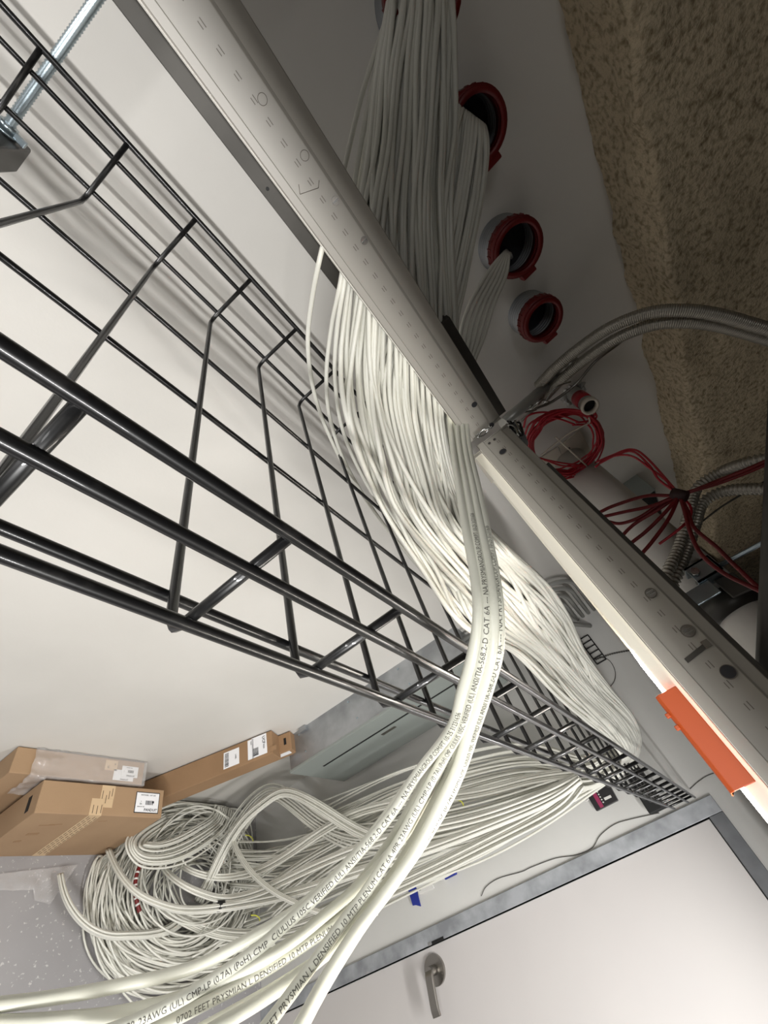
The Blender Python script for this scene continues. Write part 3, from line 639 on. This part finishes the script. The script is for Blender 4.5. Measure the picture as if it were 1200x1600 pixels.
# tape over top and down the front
tp = MB(); tp.obox((.915, .735, ZT), (.046, 0, 0), (0, .055, 0), (0, 0, .0008)); tp.obox((.944, .7905, ZT + .0001), (.052, 0, 0), (0, .047, 0), (0, 0, .0009)); tp.obox((.9615, .7615, ZT + .0001), (.034, 0, 0), (0, .0285, 0), (0, 0, .0009))
tp.obox((.915, .7346, ZT - .365), (.046, 0, 0), (0, -.0008, 0), (0, 0, .366))
tp.obj('paper_tape', TAPE, parent=c1)
for i, xx in enumerate((.922, .932, .944, .955)):
    for j in range(12): MB().obox((xx, .7335, ZT - .03 - j * .028 - (i % 2) * .01), (.0022, 0, 0), (0, -.0004, 0), (0, 0, .02)).obj('tape_dash', TAPEINK, parent=c1)
for i, (xx, yy) in enumerate(((.925, .74), (.94, .738), (.955, .742), (.965, .775), (.975, .79), (.986, .80), (.95, .79))):
    text_mesh('CAUTION SEAL', .006, (xx, yy, ZT + .001), (0, 1, 0), (-1, 0, 0), c1, TAPEINK, bold=.0002) if i < 0 else MB().obox((xx, yy, ZT + .0009), (.0022, 0, 0), (0, .028, 0), (0, 0, .0003)).obj('tape_dash', TAPEINK, parent=c1)
label_card(c1, (1.088, .752, ZT), (1, 0, 0), (0, 1, 0), .098, .07, [('PANDUIT', .38, .06, .0135), ('FACE PANEL  1.6FT CAB', .18, .85, .006), ('1', .2, .5, .008), ('EA', .17, .38, .008), ('MADE IN USA', .08, .25, .005)], bc=(.42, .38, .34, .22))
MB().obox((1.158, .785, ZT + .001), (.0075, 0, 0), (0, .008, 0), (0, 0, .0004)).obj('label_mark', INKB, parent=c1)
k = MB(); k.obox((.7345, .76, ZT - .075), (-.0006, 0, 0), (0, .05, .0), (0, 0, .022)); k.obj('hand_hole', BLACK, parent=c1)
for (x_, z_, w2, h2) in ((.80, -.10, .05, .004), (.83, -.09, .04, .003), (.80, -.18, .035, .016), (.79, -.24, .02, .012), (.98, -.05, .03, .003)):
    MB().obox((x_, .7345, ZT + z_), (w2, 0, w2 * .15), (0, -.0006, 0), (0, 0, h2)).obj('scuff_mark', CARDD, parent=c1)
c2 = carton('carton', (.625, .858, ZF), (.487, 0, 0), (0, .088, 0), (0, 0, .355), 'brown carton in a clear plastic bag standing against the white wall')
ZT2 = ZF + .355
label_card(c2, (1.015, .880, ZT2 + .002), (1, 0, 0), (0, 1, 0), .07, .042, [('PANDUIT', .32, .06, .0085), ('PANEL CAB', .25, .82, .005), ('1', .12, .45, .006)], bc=(.38, .4, .34, .25), border=False)
label_card(c2, (.985, .866, ZT2 + .0), (1, 0, 0), (0, 1, 0), .085, .04, [('PANDUIT', .35, .04, .008)], border=False)
label_card(c2, (.945, .90, ZT2), (1, 0, 0), (0, 1, 0), .05, .038, [('C', .2, .2, .012), ('X', .72, .55, .01)], border=False, bg=TAPE)
# plastic film bag round the carton's right three quarters
def film(name, gridf, nu, nv, **kw):
    V = [gridf(i / (nu - 1), j / (nv - 1)) for i in range(nu) for j in range(nv)]
    mb = MB().add(V, [(i * nv + j, (i + 1) * nv + j, (i + 1) * nv + j + 1, i * nv + j + 1) for i in range(nu - 1) for j in range(nv - 1)], True)
    o = mb.obj(name, FILM, **kw); sd = o.modifiers.new('thickness', 'SOLIDIFY'); sd.thickness = .0006; return o
def bag(u, v):
    x = .705 + u * .415; s = v * 3   # over the front, top and back
    loose = max(0, 1 - u * 3.2)
    if s < 1: p = (x, .853, ZF + .22 + .137 * s)
    elif s < 2: p = (x, .853 + .0955 * (s - 1), ZT2 + .005)
    else: p = (x, .9485, ZT2 + .005 - .08 * (s - 2))
    q = Vector((p[0] * 22, p[1] * 22, p[2] * 22)); n_ = (NZ.noise(q) * .006 + NZ.noise(q * 3.1) * .003) * (1 + 3.0 * loose)
    if p[1] > .94: n_ = -abs(n_)
    yy = p[1] - abs(n_) if s < 1 else min(p[1], .9485)
    return (p[0] - loose * .02, yy, p[2] + abs(n_) * 1.2 + loose * .006 * math.sin(9 * v * 3))
film('plastic_bag', bag, 46, 40, label='clear wrinkled plastic bag pulled over the carton against the wall', cat='plastic bag')
def sheet(u, v):
    a = at(-20, 1368, 'Z', ZF + .006); b_ = at(120, 1352, 'Z', ZF + .006); c_ = at(-20, 1392, 'Z', ZF + .006); d_ = at(78, 1414 if u > .7 else 1392, 'Z', ZF + .006)
    p = (a * (1 - u) + b_ * u) * (1 - v) + (c_ * (1 - u) + d_ * u) * v
    q = Vector(p * 30); return (p[0], p[1], p[2] + .006 + .008 * NZ.noise(q))
film('plastic_sheet', sheet, 30, 14, label='clear crumpled plastic film on the floor under the front carton', cat='plastic film')
# long cartons leaning against the wall
ax = np.array([-.38, 0, -.925]); nn = np.array([.925, 0, -.38])
P0 = np.array([1.452, .842, -1.455])
c3 = carton('long_carton', P0 + ax * .79, -ax * .79, (0, .103, 0), nn * .088, 'long narrow brown carton with white shipping labels leaning on the white wall', CARDD)
P1 = np.array([1.535, .862, -1.425])
c4 = carton('long_carton', P1 + ax * .80 + nn * .012, -ax * .80, (0, .083, 0), nn * .062, 'narrow carton with a hand hole, tucked behind the labelled long carton', CARDD)
def on_c3(s, y): return P0 + ax * s + [0, y, 0] - nn * .0003
# face seen: normal -nn ; text runs down the carton
lu = -ax; lv = np.array([0., 1, 0])
def lab3(s0, y0, w_, h_, lines, bc): label_card(c3, on_c3(s0, y0) , (0, -1, 0), -ax, w_, h_, lines, bc, border=False)
lab3(.235, .085, .07, .075, [('LABEL', .35, .75, .008)], (.1, .08, .8, .25))
lab3(.118, .097, .085, .028, [('PART', .1, .5, .007)], None)
lab3(.098, .100, .088, .072, [('UCF', .1, .72, .018), ('9020', .5, .75, .01)], (.55, .08, .38, .35))
MB().obox(P1 + ax * .035 + [0, .03, 0] - nn * .0006 + nn * .012, (0, .03, 0), ax * -.012, -nn * .0006).obj('hand_hole', BLACK, parent=c4)
label_card(c4, P1 + ax * .075 + nn * .02 + [0, -.001, 0], -ax, nn, .06, .03, [('LOT', .1, .2, .008)], (.4, .2, .5, .6), border=False)
MB().obox(P0 + ax * .012 + [0, .01, 0] - nn * .001, ax * -.03, (0, .02, 0), -nn * .002).obj('torn_flap', CARDD, parent=c3)

# ------------------------------------------------------------------ electrical panel and its conduits
pn = empty('electrical_panel', (1.78, .87, -1.49), 'grey electrical panel with galvanised sides in the corner by the leaning cartons', 'electrical panel')
MB().box((1.592, .80, -1.49), (1.97, Y2, -.475)).obj('back_box', GALV, parent=pn)
MB().box((1.588, .788, -1.495), (1.978, .80, -.47)).obj('front_trim', PANELG, parent=pn, bevel=.001)
MB().box((1.700, .786, -1.39), (1.708, .7885, -.62)).obj('door_gap', BLACK, parent=pn)
MB().box((1.712, .785, -1.39), (1.955, .788, -.6)).obj('panel_door', PANELG, parent=pn, bevel=.0008)
MB().box((1.735, .7835, -1.06), (1.755, .785, -.98)).obj('door_latch', STEEL, parent=pn)
for z in (-1.42, -1.1, -.8): MB().cyl((1.592, .93, z), (1.588, .93, z), .005, 10).obj('screw', ZINC, parent=pn); MB().cyl((1.592, .84, z + .03), (1.588, .84, z + .03), .004, 10).obj('screw', ZINC, parent=pn)
MB().box((1.575, .925, -1.40), (1.592, .948, -1.36)).obj('box_clip', GALV, parent=pn)
for i in range(5):
    x = 1.63 + .036 * i; zt = .035 - .0 * i; rb = .10
    P = [(x, .875, -.47), (x, .875, zt - rb)] + [(x, .875 - rb + rb * math.cos(t), zt - rb + rb * math.sin(t)) for t in np.linspace(.2, math.pi / 2, 7)] + [(x, .1, zt)]
    P = [(x - 0., .895, -.475), (x, .895, -.09 - .03 * i)] + [(x + .13 * (1 - math.cos(t)), .895, -.09 - .03 * i + .13 * math.sin(t)) for t in np.linspace(.2, math.pi / 2, 8)] + [(X1 - .002, .895, .04 - .03 * i)]
    MB().tube(P, .0092, 12).obj('bent_conduit', EMT, label='thin grey conduit bending over in the corner above the panel', cat='conduit', group='five bent conduits above the panel')
MB().tube([(1.80, .84, -.14), (X1 - .002, .84, -.02)], .010, 12).obj('straight_conduit', EMT, label='straight grey conduit below the bent conduits in the corner', cat='conduit')
# slotted bracket and perforated strap on the door wall
q0, q1 = at(905, 1000, 'X', X1 - .004), at(933, 1038, 'X', X1 - .004); e_ = q1 - q0; 
lb_ = empty('slotted_bracket', q0, 'small black slotted bracket on the door wall right of the cable bundle', 'bracket')
up = np.array([0, 0, .045]); k = MB()
k.tube([q0, q1], .003, 6); k.tube([q0 + up, q1 + up], .003, 6)
for i in range(6): k.tube([q0 + e_ * i / 5, q0 + e_ * i / 5 + up], .0025, 6)
k.obj('bracket_frame', BLACK, parent=lb_)
P = [at(930, 1031, 'X', X1 - .003), at(955, 1022, 'X', X1 - .003), at(985, 1016, 'X', X1 - .003)]
k = MB(); k.tube(catmull(P, 16), [.004 if i % 2 else .0018 for i in range(33)], 6).obj('perforated_strap', STRUT, label='thin perforated strap on the door wall beside the slotted bracket', cat='strap')
for pts, lb in (([(937, 1026), (952, 1032), (961, 1048), (960, 1064), (950, 1076), (940, 1082)], 'thin dark wire looping beside the slotted bracket'),
                ([(752, 1400), (760, 1385), (780, 1372), (815, 1362), (830, 1355), (868, 1341), (900, 1336), (925, 1325), (938, 1305), (960, 1288), (985, 1280), (1030, 1270)], 'thin grey wire stuck along the wall above the door frame edge'),
                ([(1078, 1233), (1090, 1222), (1105, 1212), (1125, 1205)], 'thin grey wire between tray end and orange strip')):
    MB().tube(catmull([at(x, y, 'X', X1 - .003) for x, y in pts], 6), .0013, 5).obj('thin_wire', STRUT, label=lb, cat='wire')
# black device on door wall
Q = [at(x, y, 'X', X1 - .001) for x, y in ((913, 1233), (934, 1268), (967, 1251), (950, 1220))]
dv = empty('wall_device', Q[1], 'small black device with magenta stripe on the door wall beneath the tray', 'wall device')
DB = mat('device black plastic', (38, 36, 38), .4)
MB().add(*flat_poly(Q, .02, (-1, 0, 0))).obj('case', DB, parent=dv, bevel=.002)
off = np.array([-.0215, 0, 0]); A_, B_, C_, D_ = [q + off for q in Q]
def quadp(u0, u1, v0, v1, th=.001):
    f = lambda u, v: (A_ * (1 - u) + D_ * u) * (1 - v) + (B_ * (1 - u) + C_ * u) * v
    return flat_poly([f(u0, v0), f(u1, v0), f(u1, v1), f(u0, v1)], th, (-1, 0, 0))
MAG = mat('magenta stripe', (150, 44, 84), .5)
MB().add(*quadp(.22, .38, .02, .97)).obj('stripe', MAG, parent=dv)
for i in range(7): MB().add(*quadp(.42, .47, .06 + .12 * i, .12 + .12 * i)).obj('indicator_dot', PLATE, parent=dv)
MB().add(*quadp(.55, .85, .66, .78)).obj('white_patch', PLATE, parent=dv)
MB().ring(Q[0] * .5 + Q[1] * .5 + [-.01, .012, -.012], (-1, 0, 0), .012, .008, .004, 16).obj('hanging_loop', PLATE, parent=dv)
# switch plates with blue tape
sp = empty('wall_plate', (X1, .27, -1.25), 'white double wall plate on the door wall partly behind the draping cables', 'wall plate')
Q = [at(x, y, 'X', X1 - .001) for x, y in ((648, 1378), (656, 1398), (679, 1388), (672, 1366))]
MB().add(*flat_poly(Q, .006, (-1, 0, 0))).obj('plate', PLATE, parent=sp, bevel=.001)
for (x, y) in ((653, 1384), (655, 1392), (673, 1374), (676, 1382)):
    c = at(x, y, 'X', X1 - .007); MB().obox(c, (-.0008, 0, 0), (0, .006, 0), (0, 0, .009)).obj('plate_mark', INKB, parent=sp)
Q = [at(x, y, 'X', X1 - .003) for x, y in ((637, 1384), (646, 1415), (651, 1414), (658, 1416), (654, 1400), (649, 1380))]
MB().add(*flat_poly(Q, .006, (-1, 0, 0))).obj('masking_tape', BLUE, label='strip of dark blue tape beside the wall plate', cat='tape')
Q = [at(x, y, 'X', X1 - .001) for x, y in ((690, 1363), (697, 1375), (715, 1366), (713, 1356))]
bb = MB().add(*flat_poly(Q, .02, (-1, 0, 0))).obj('tape_roll_cover', BLUE, label='dark blue taped cover on the door wall right of the wall plate', cat='cover', bevel=.003)
Q = [at(x, y, 'X', X1 - .001) for x, y in ((688, 1364), (694, 1376), (699, 1374), (693, 1361))]
MB().add(*flat_poly(Q, .023, (-1, 0, 0))).obj('cover_end', PLATE, parent=bb)

# ------------------------------------------------------------------ overhead: pipe, hoses, red cables
pp = empty('overhead_pipe', (1.14, .4, .2), 'large white painted pipe running above the strip light into the left wall', 'pipe')
MB().tube([(1.14, Y2 + .01, .255), (1.14, .36, .255)], .052, 40).obj('pipe', PIPE, parent=pp)
MB().ring((1.14, .37, .255), (0, -1, 0), .058, .03, .05, 40).obj('coupling', BRKT, parent=pp)
MB().tube(catmull([(1.14, .34, .255), (1.14, .2, .256), (1.14, -.2, .258), (1.14, -.9, .262)], 6), .050, 40).obj('pipe', PIPE, parent=pp)
# pipe clamp with rod
cl = empty('strut_clamp', (1.0, .37, .23), 'steel clamp with threaded rod gripping the white pipe above the strip light', 'clamp')
cx_, cy_, cz_ = 1.08, .385, .225
for (a, b_) in (((0, 0, 0), (.05, .004, .055)), ((0, .004, .051), (.05, .04, .055)), ((0, .036, 0), (.05, .04, .055)), ((0, 0, 0), (.004, .04, .055))):
    MB().box(np.array(a) + [cx_ - .04, cy_, cz_], np.array(b_) + [cx_ - .04, cy_, cz_]).obj('clamp_side', ZINC, parent=cl)
MB().cyl((cx_ - .05, cy_ + .02, cz_ + .01), (cx_ + .03, cy_ + .02, cz_ + .01), .005, 10).obj('clamp_bolt', CHROME, parent=cl)
MB().cyl((cx_ - .052, cy_ + .02, cz_ + .01), (cx_ - .044, cy_ + .02, cz_ + .01), .009, 6).obj('clamp_nut', CHROME, parent=cl)
MB().tube([(cx_ - .01, cy_ + .02, cz_ + .05), (cx_ + .02, cy_ - .02, ZC)], .005, 10).obj('hanger_rod', ZINC, parent=cl)
MB().obox((cx_ - .01, cy_ - .05, cz_ + .03), (.006, 0, 0), (0, .05, .0), (0, -.004, .04)).obj('clamp_ear', STRUT, parent=cl, bevel=.003)
MB().obox((cx_ - .03, cy_ - .035, cz_ - .05), (.006, 0, 0), (0, .035, 0), (0, 0, .07)).obj('clamp_arm', ZINC, parent=cl, bevel=.002)
# dark unistrut just above the second fixture
MB().box((.80, -.5, .132), (.83, .70, .147)).obj('steel_strut', STRUT, label='long dark strut lying just above and behind the lower right strip light', cat='strut', bevel=.001)
# flexible corrugated conduits
def corrug(P, r, label, name='flexible_conduit', amp=.0026, pitch=.0095, m=FLEXM, grp=None):
    P = catmull(P, 20); s = np.concatenate([[0], np.cumsum(np.linalg.norm(np.diff(P, axis=0), axis=1))]); n = int(s[-1] / pitch * 4)
    t = np.linspace(0, s[-1], n); Q = np.stack([np.interp(t, s, P[:, i]) for i in range(3)], 1)
    MB().tube(Q, r + amp * np.sin(2 * math.pi * t / pitch), 14).obj(name, m, label=label, cat='conduit', group=grp)
corrug([at(1030, 925, 'X', 1.02), at(1045, 890, 'X', 1.02), at(1062, 852, 'X', 1.04), at(1077, 800, 'X', 1.05), at(1090, 762, 'X', 1.06), at(1125, 738, 'X', 1.05), at(1170, 722, 'X', 1.0), at(1240, 705, 'X', .98)], .0105, 'shiny corrugated metal conduit curving up past the red cables, left of the pair')
corrug([at(1045, 925, 'X', 1.05), at(1058, 895, 'X', 1.05), at(1072, 862, 'X', 1.07), at(1086, 820, 'X', 1.08), at(1098, 786, 'X', 1.09), at(1130, 768, 'X', 1.08), at(1180, 764, 'X', 1.05), at(1240, 766, 'X', 1.02)], .0115, 'darker corrugated metal conduit, the right one of the curving pair')
hose = [(845, 612, .93), (872, 584, .90), (905, 556, .88), (955, 522, .84), (1010, 500, .80), (1060, 494, .76), (1120, 500, .72), (1210, 525, .66)]
corrug([at(x - 4, y - 9, 'Y', w_ - .02) for x, y, w_ in hose], .013, 'braided metal hose arching to the right edge, upper one of the pair', name='braided_hose', amp=.0007, pitch=.004)
corrug([at(x + 5, y + 9, 'Y', w_ - .02) for x, y, w_ in hose], .013, 'braided metal hose arching to the right edge, lower one of the pair', name='braided_hose', amp=.0007, pitch=.004)
cn = empty('rigid_conduit', at(815, 640, 'Y', .90), 'grey rigid conduit with couplings leading from the fixture joint up to the braided hoses', 'conduit')
MB().tube([at(786, 662, 'Y', .82), at(855, 603, 'Y', .91)], .0145, 20).obj('conduit', EMT, parent=cn)
MB().tube([at(832, 627, 'Y', .885), at(842, 617, 'Y', .895)], .019, 8).obj('coupling', STEEL, parent=cn)
MB().tube([at(858, 600, 'Y', .91), at(872, 584, 'Y', .90)], .0185, 12).obj('coupling', STRUT, parent=cn)
MB().tube([at(870, 586, 'Y', .90), at(900, 560, 'Y', .88)], .0155, 16).obj('hose_ferrule', STEEL, parent=cn)
MB().tube(catmull([at(x, y, 'Y', .86) for x, y in ((812, 660), (835, 640), (862, 628), (900, 600), (930, 565), (975, 530), (1030, 478), (1055, 462), (1070, 460))], 6), .0035, 6).obj('grey_wire', STEEL, label='thin grey wire running with the conduit and braided hoses', cat='wire')
for pts in ([(793, 652), (815, 646), (832, 632)], [(800, 668), (812, 648), (838, 640)], [(850, 630), (868, 606), (892, 596)], [(828, 640), (845, 626), (858, 628)]):
    MB().tube(catmull([at(x, y, 'Y', .85) for x, y in pts], 6), .0022, 6).obj('tie_wire', CHROME, label='bright twisted tie wire around the rigid conduit', cat='wire', group='tie wires on the conduit')
# metal fitting at the fixture joint
jf = empty('beam_clip', at(800, 668, 'X', .56), 'tangled bright metal clip at the joint of the two strip lights', 'clip')
for i in range(7):
    P = [at(790 + random.uniform(0, 26), 652 + random.uniform(0, 40), 'X', .55 + random.uniform(0, .03)) for _ in range(4)]
    MB().tube(catmull(P, 5), .0018, 6).obj('clip_wire', CHROME if i % 2 else BLACK, parent=jf)
MB().add(*flat_poly([at(x, y, 'X', .57) for x, y in ((800, 660), (816, 668), (826, 692), (822, 705), (808, 684))], .002, (-1, 0, 0))).obj('clip_plate', GALV, parent=jf)
# short capped sleeve with red tape
es = empty('cable_sleeve', (.875, .88, .33), 'short white pipe sleeve with red tape band and red cables leaving it', 'pipe sleeve')
a = at(893, 612, 'Y', Y2 + .01); b_ = at(921, 634, 'Y', .845); dv_ = b_ - a
MB().tube([a, b_], .021, 28, cap=False).obj('pipe', EMT, parent=es)
MB().tube([a + dv_ * .45, a + dv_ * .82], .0218, 28).obj('red_tape', RED, parent=es)
MB().ring(b_ - dv_ * .06, dv_, .0235, .017, .014, 28).obj('end_bushing', ZIPM, parent=es)
MB().cyl(b_ - dv_ * .1, b_ - dv_ * .08, .018, 20).obj('sleeve_core', BLACK, parent=es)
k = MB(); 
for i in range(12):
    t = i / 12 * 6.28; k.tube([a + [.024 * math.cos(t), -.004, .024 * math.sin(t)], a + [.034 * math.cos(t + .3) * random.uniform(.8, 1.3), -.012, .034 * math.sin(t + .3) * random.uniform(.8, 1.3)]], .008, 6)
k.obj('sealant', EMT, parent=es)
# red coil
rcx = empty('red_cable_coil', at(880, 690, 'Y', .86), 'coil of thin red cable tied with pale zip ties, hanging under the red taped sleeve', 'cable coil')
for i in range(13):
    jx, jy = rng.normal(size=2) * 2.2; sx = 58 + rng.normal() * 3.5; sy = 47 + rng.normal() * 3.5; pl = .86 + rng.normal() * .006; P = []
    for t in np.linspace(0, 2 * math.pi, 26)[:-1]:
        cxp, cyp = sx * math.cos(t), sy * math.sin(t); th_ = -.45; spread = 1 + .10 * (rng.normal() * .15 + (1 if math.cos(t) < -.3 else .0) * (i / 6. - 1))
        P.append(at(882 + jx + (cxp * math.cos(th_) - cyp * math.sin(th_)) * spread, 692 + jy + (cxp * math.sin(th_) + cyp * math.cos(th_)) * spread, 'Y', pl))
    MB().tube(catmull(P, 3, closed=True), .0026, 6, closed=True).obj('cable_loop', RED, parent=rcx)
for pts in ([(926, 640), (928, 650), (918, 658), (900, 660)], [(928, 642), (932, 652), (920, 662), (895, 664)], [(905, 660), (880, 650), (850, 644), (825, 650), (818, 668)], [(900, 664), (875, 655), (850, 652), (828, 662), (820, 680)], [(840, 715), (870, 722), (900, 726), (930, 728)], [(835, 722), (865, 735), (900, 742), (925, 735)], [(850, 718), (880, 728), (915, 728)]):
    MB().tube(catmull([at(x, y, 'Y', .855) for x, y in pts], 8), .0026, 6).obj('cable_tail', RED, parent=rcx)
MB().tube([at(868, 683, 'Y', .85), at(919, 730, 'Y', .85)], .0026, 6).obj('zip_tie', ZIPM, parent=rcx)
MB().tube(catmull([at(x, y, 'Y', .85) for x, y in ((920, 652), (921, 660), (914, 664), (885, 680), (845, 712))], 6), .0024, 6).obj('zip_tie', ZIPM, parent=rcx)
# access plates behind the coil
MB().add(*flat_poly([at(x, y, 'Y', Y2 - .001) for x, y in ((872, 697), (905, 671), (925, 708), (893, 730), (882, 722))], .004, (0, -1, 0))).obj('cover_plate', TAN, label='tan cover plate with a screw on the wall behind the red coil', cat='cover plate')
MB().cyl(at(889, 701, 'Y', Y2 - .005), at(889, 701, 'Y', Y2 - .008), .004, 8).obj('screw_hole', BLACK, label='dark screw in the tan cover plate', cat='screw')
MB().add(*flat_poly([at(x, y, 'Y', Y2 - .001) for x, y in ((842, 716), (870, 698), (885, 724), (862, 745))], .003, (0, -1, 0))).obj('cover_plate', TAN, label='smaller tan cover plate left of the one behind the red coil', cat='cover plate')
# grey box with open top on the wall
gb = empty('junction_box', (1.5, .9, .33), 'grey square junction box on the wall behind the red cables', 'junction box')
MB().box((1.42, .86, .26), (1.62, Y2, .44)).obj('box_body', PANELG, parent=gb, bevel=.002)
MB().box((1.43, .858, .375), (1.60, .861, .435)).obj('box_opening', BLACK, parent=gb)
# red cables gathered at a knot
kn = (1062, 773)
reds = [[(1240, 700), (1180, 728), (1120, 752), kn, (1010, 775), (960, 790), (938, 800)], [(1240, 704), (1180, 733), (1120, 756), kn, (1020, 790), (975, 800), (940, 808)],
        [kn, (1030, 795), (990, 820), (966, 845), (955, 862)], [kn, (1040, 800), (1010, 830), (985, 850), (978, 862)], [kn, (1045, 810), (1020, 845), (1002, 866)], [kn, (1035, 785), (1000, 808), (970, 818), (950, 815)],
        [kn, (1070, 800), (1078, 830), (1095, 865), (1130, 895), (1180, 920), (1240, 950)], [kn, (1075, 800), (1085, 825), (1120, 855), (1150, 885), (1200, 930), (1240, 945)],
        [kn, (1050, 765), (1042, 752), (1020, 735), (985, 712), (950, 715), (930, 730)], [kn, (1030, 750), (1015, 728), (990, 706), (965, 710), (935, 725)], [kn, (1010, 715), (985, 702), (955, 712), (932, 722)],
        [kn, (1078, 790), (1078, 808), (1062, 826), (1030, 850)]]
rl = ['red cable running from the knot toward the right edge and back left, upper', 'red cable running from the knot toward the right edge and back left, lower', 'red cable fanning down left from the knot, first', 'red cable fanning down left from the knot, second',
      'red cable fanning steepest down from the knot to the strip light', 'red cable fanning flattest left of the knot', 'red cable hanging in the lower loop to the right edge', 'red cable taking the shorter way from knot to right edge',
      'red cable linking the knot with the coil, lowest', 'red cable linking the knot with the coil, middle', 'red cable linking the knot with the coil, topmost', 'red cable with a tight loop right under the knot']
for i, pts in enumerate(reds):
    n = len(pts); P = []
    for j, (x, y) in enumerate(pts):
        P.append(at(x, y, 'X', (.86 + .01 * (i % 3)) if i < 8 or i == 11 else .90 + .0 * j))
    MB().tube(catmull(P, 8), .0037 if i < 8 else .0026, 7).obj('red_cable', REDD if i < 8 else RED, label=rl[i], cat='cable')
MB().tube([at(1050, 770, 'X', .86), at(1074, 776, 'X', .86)], .011, 10).obj('tape_knot', mat('dark tape', (50, 24, 24), .6), label='dark tape wrap where the red cables meet', cat='tape')
# dark diagonal brace at the right edge
a, b_ = dep(1222, 480, .62), dep(1192, 1100, .62)
MB().tube([a, b_], .011, 12).obj('diagonal_brace', STRUT, label='dark steel brace along the right edge of the photo', cat='brace')
# thin wires on the ceiling
for pts, lb in (([(1085, 450), (1140, 408), (1200, 362), (1260, 320)], 'upper thin wire under the rough ceiling at right'), ([(1075, 470), (1140, 430), (1200, 388), (1260, 345)], 'lower thin wire under the rough ceiling at right'), ([(1088, 822), (1130, 790), (1190, 755), (1250, 720)], 'thin wire crossing above the corrugated conduits')):
    MB().tube(catmull([at(x, y, 'Z', ZC - .06) if y < 600 else at(x, y, 'X', 1.5) for x, y in pts], 5), .003, 5).obj('ceiling_wire', STRUT, label=lb, cat='wire')
# reflective foil scrap among the cables
Q = [at(x, y, 'Y', .60) for x, y in ((672, 742), (690, 770), (712, 808), (706, 810), (684, 786), (670, 752))]
MB().add(*flat_poly(Q, .001, (0, -1, 0))).obj('foil_strip', CHROME, label='shiny sliver of clear tape inside the cable bundle', cat='tape')
for o in bpy.data.objects:
    if '_o' in o: del o['_o']
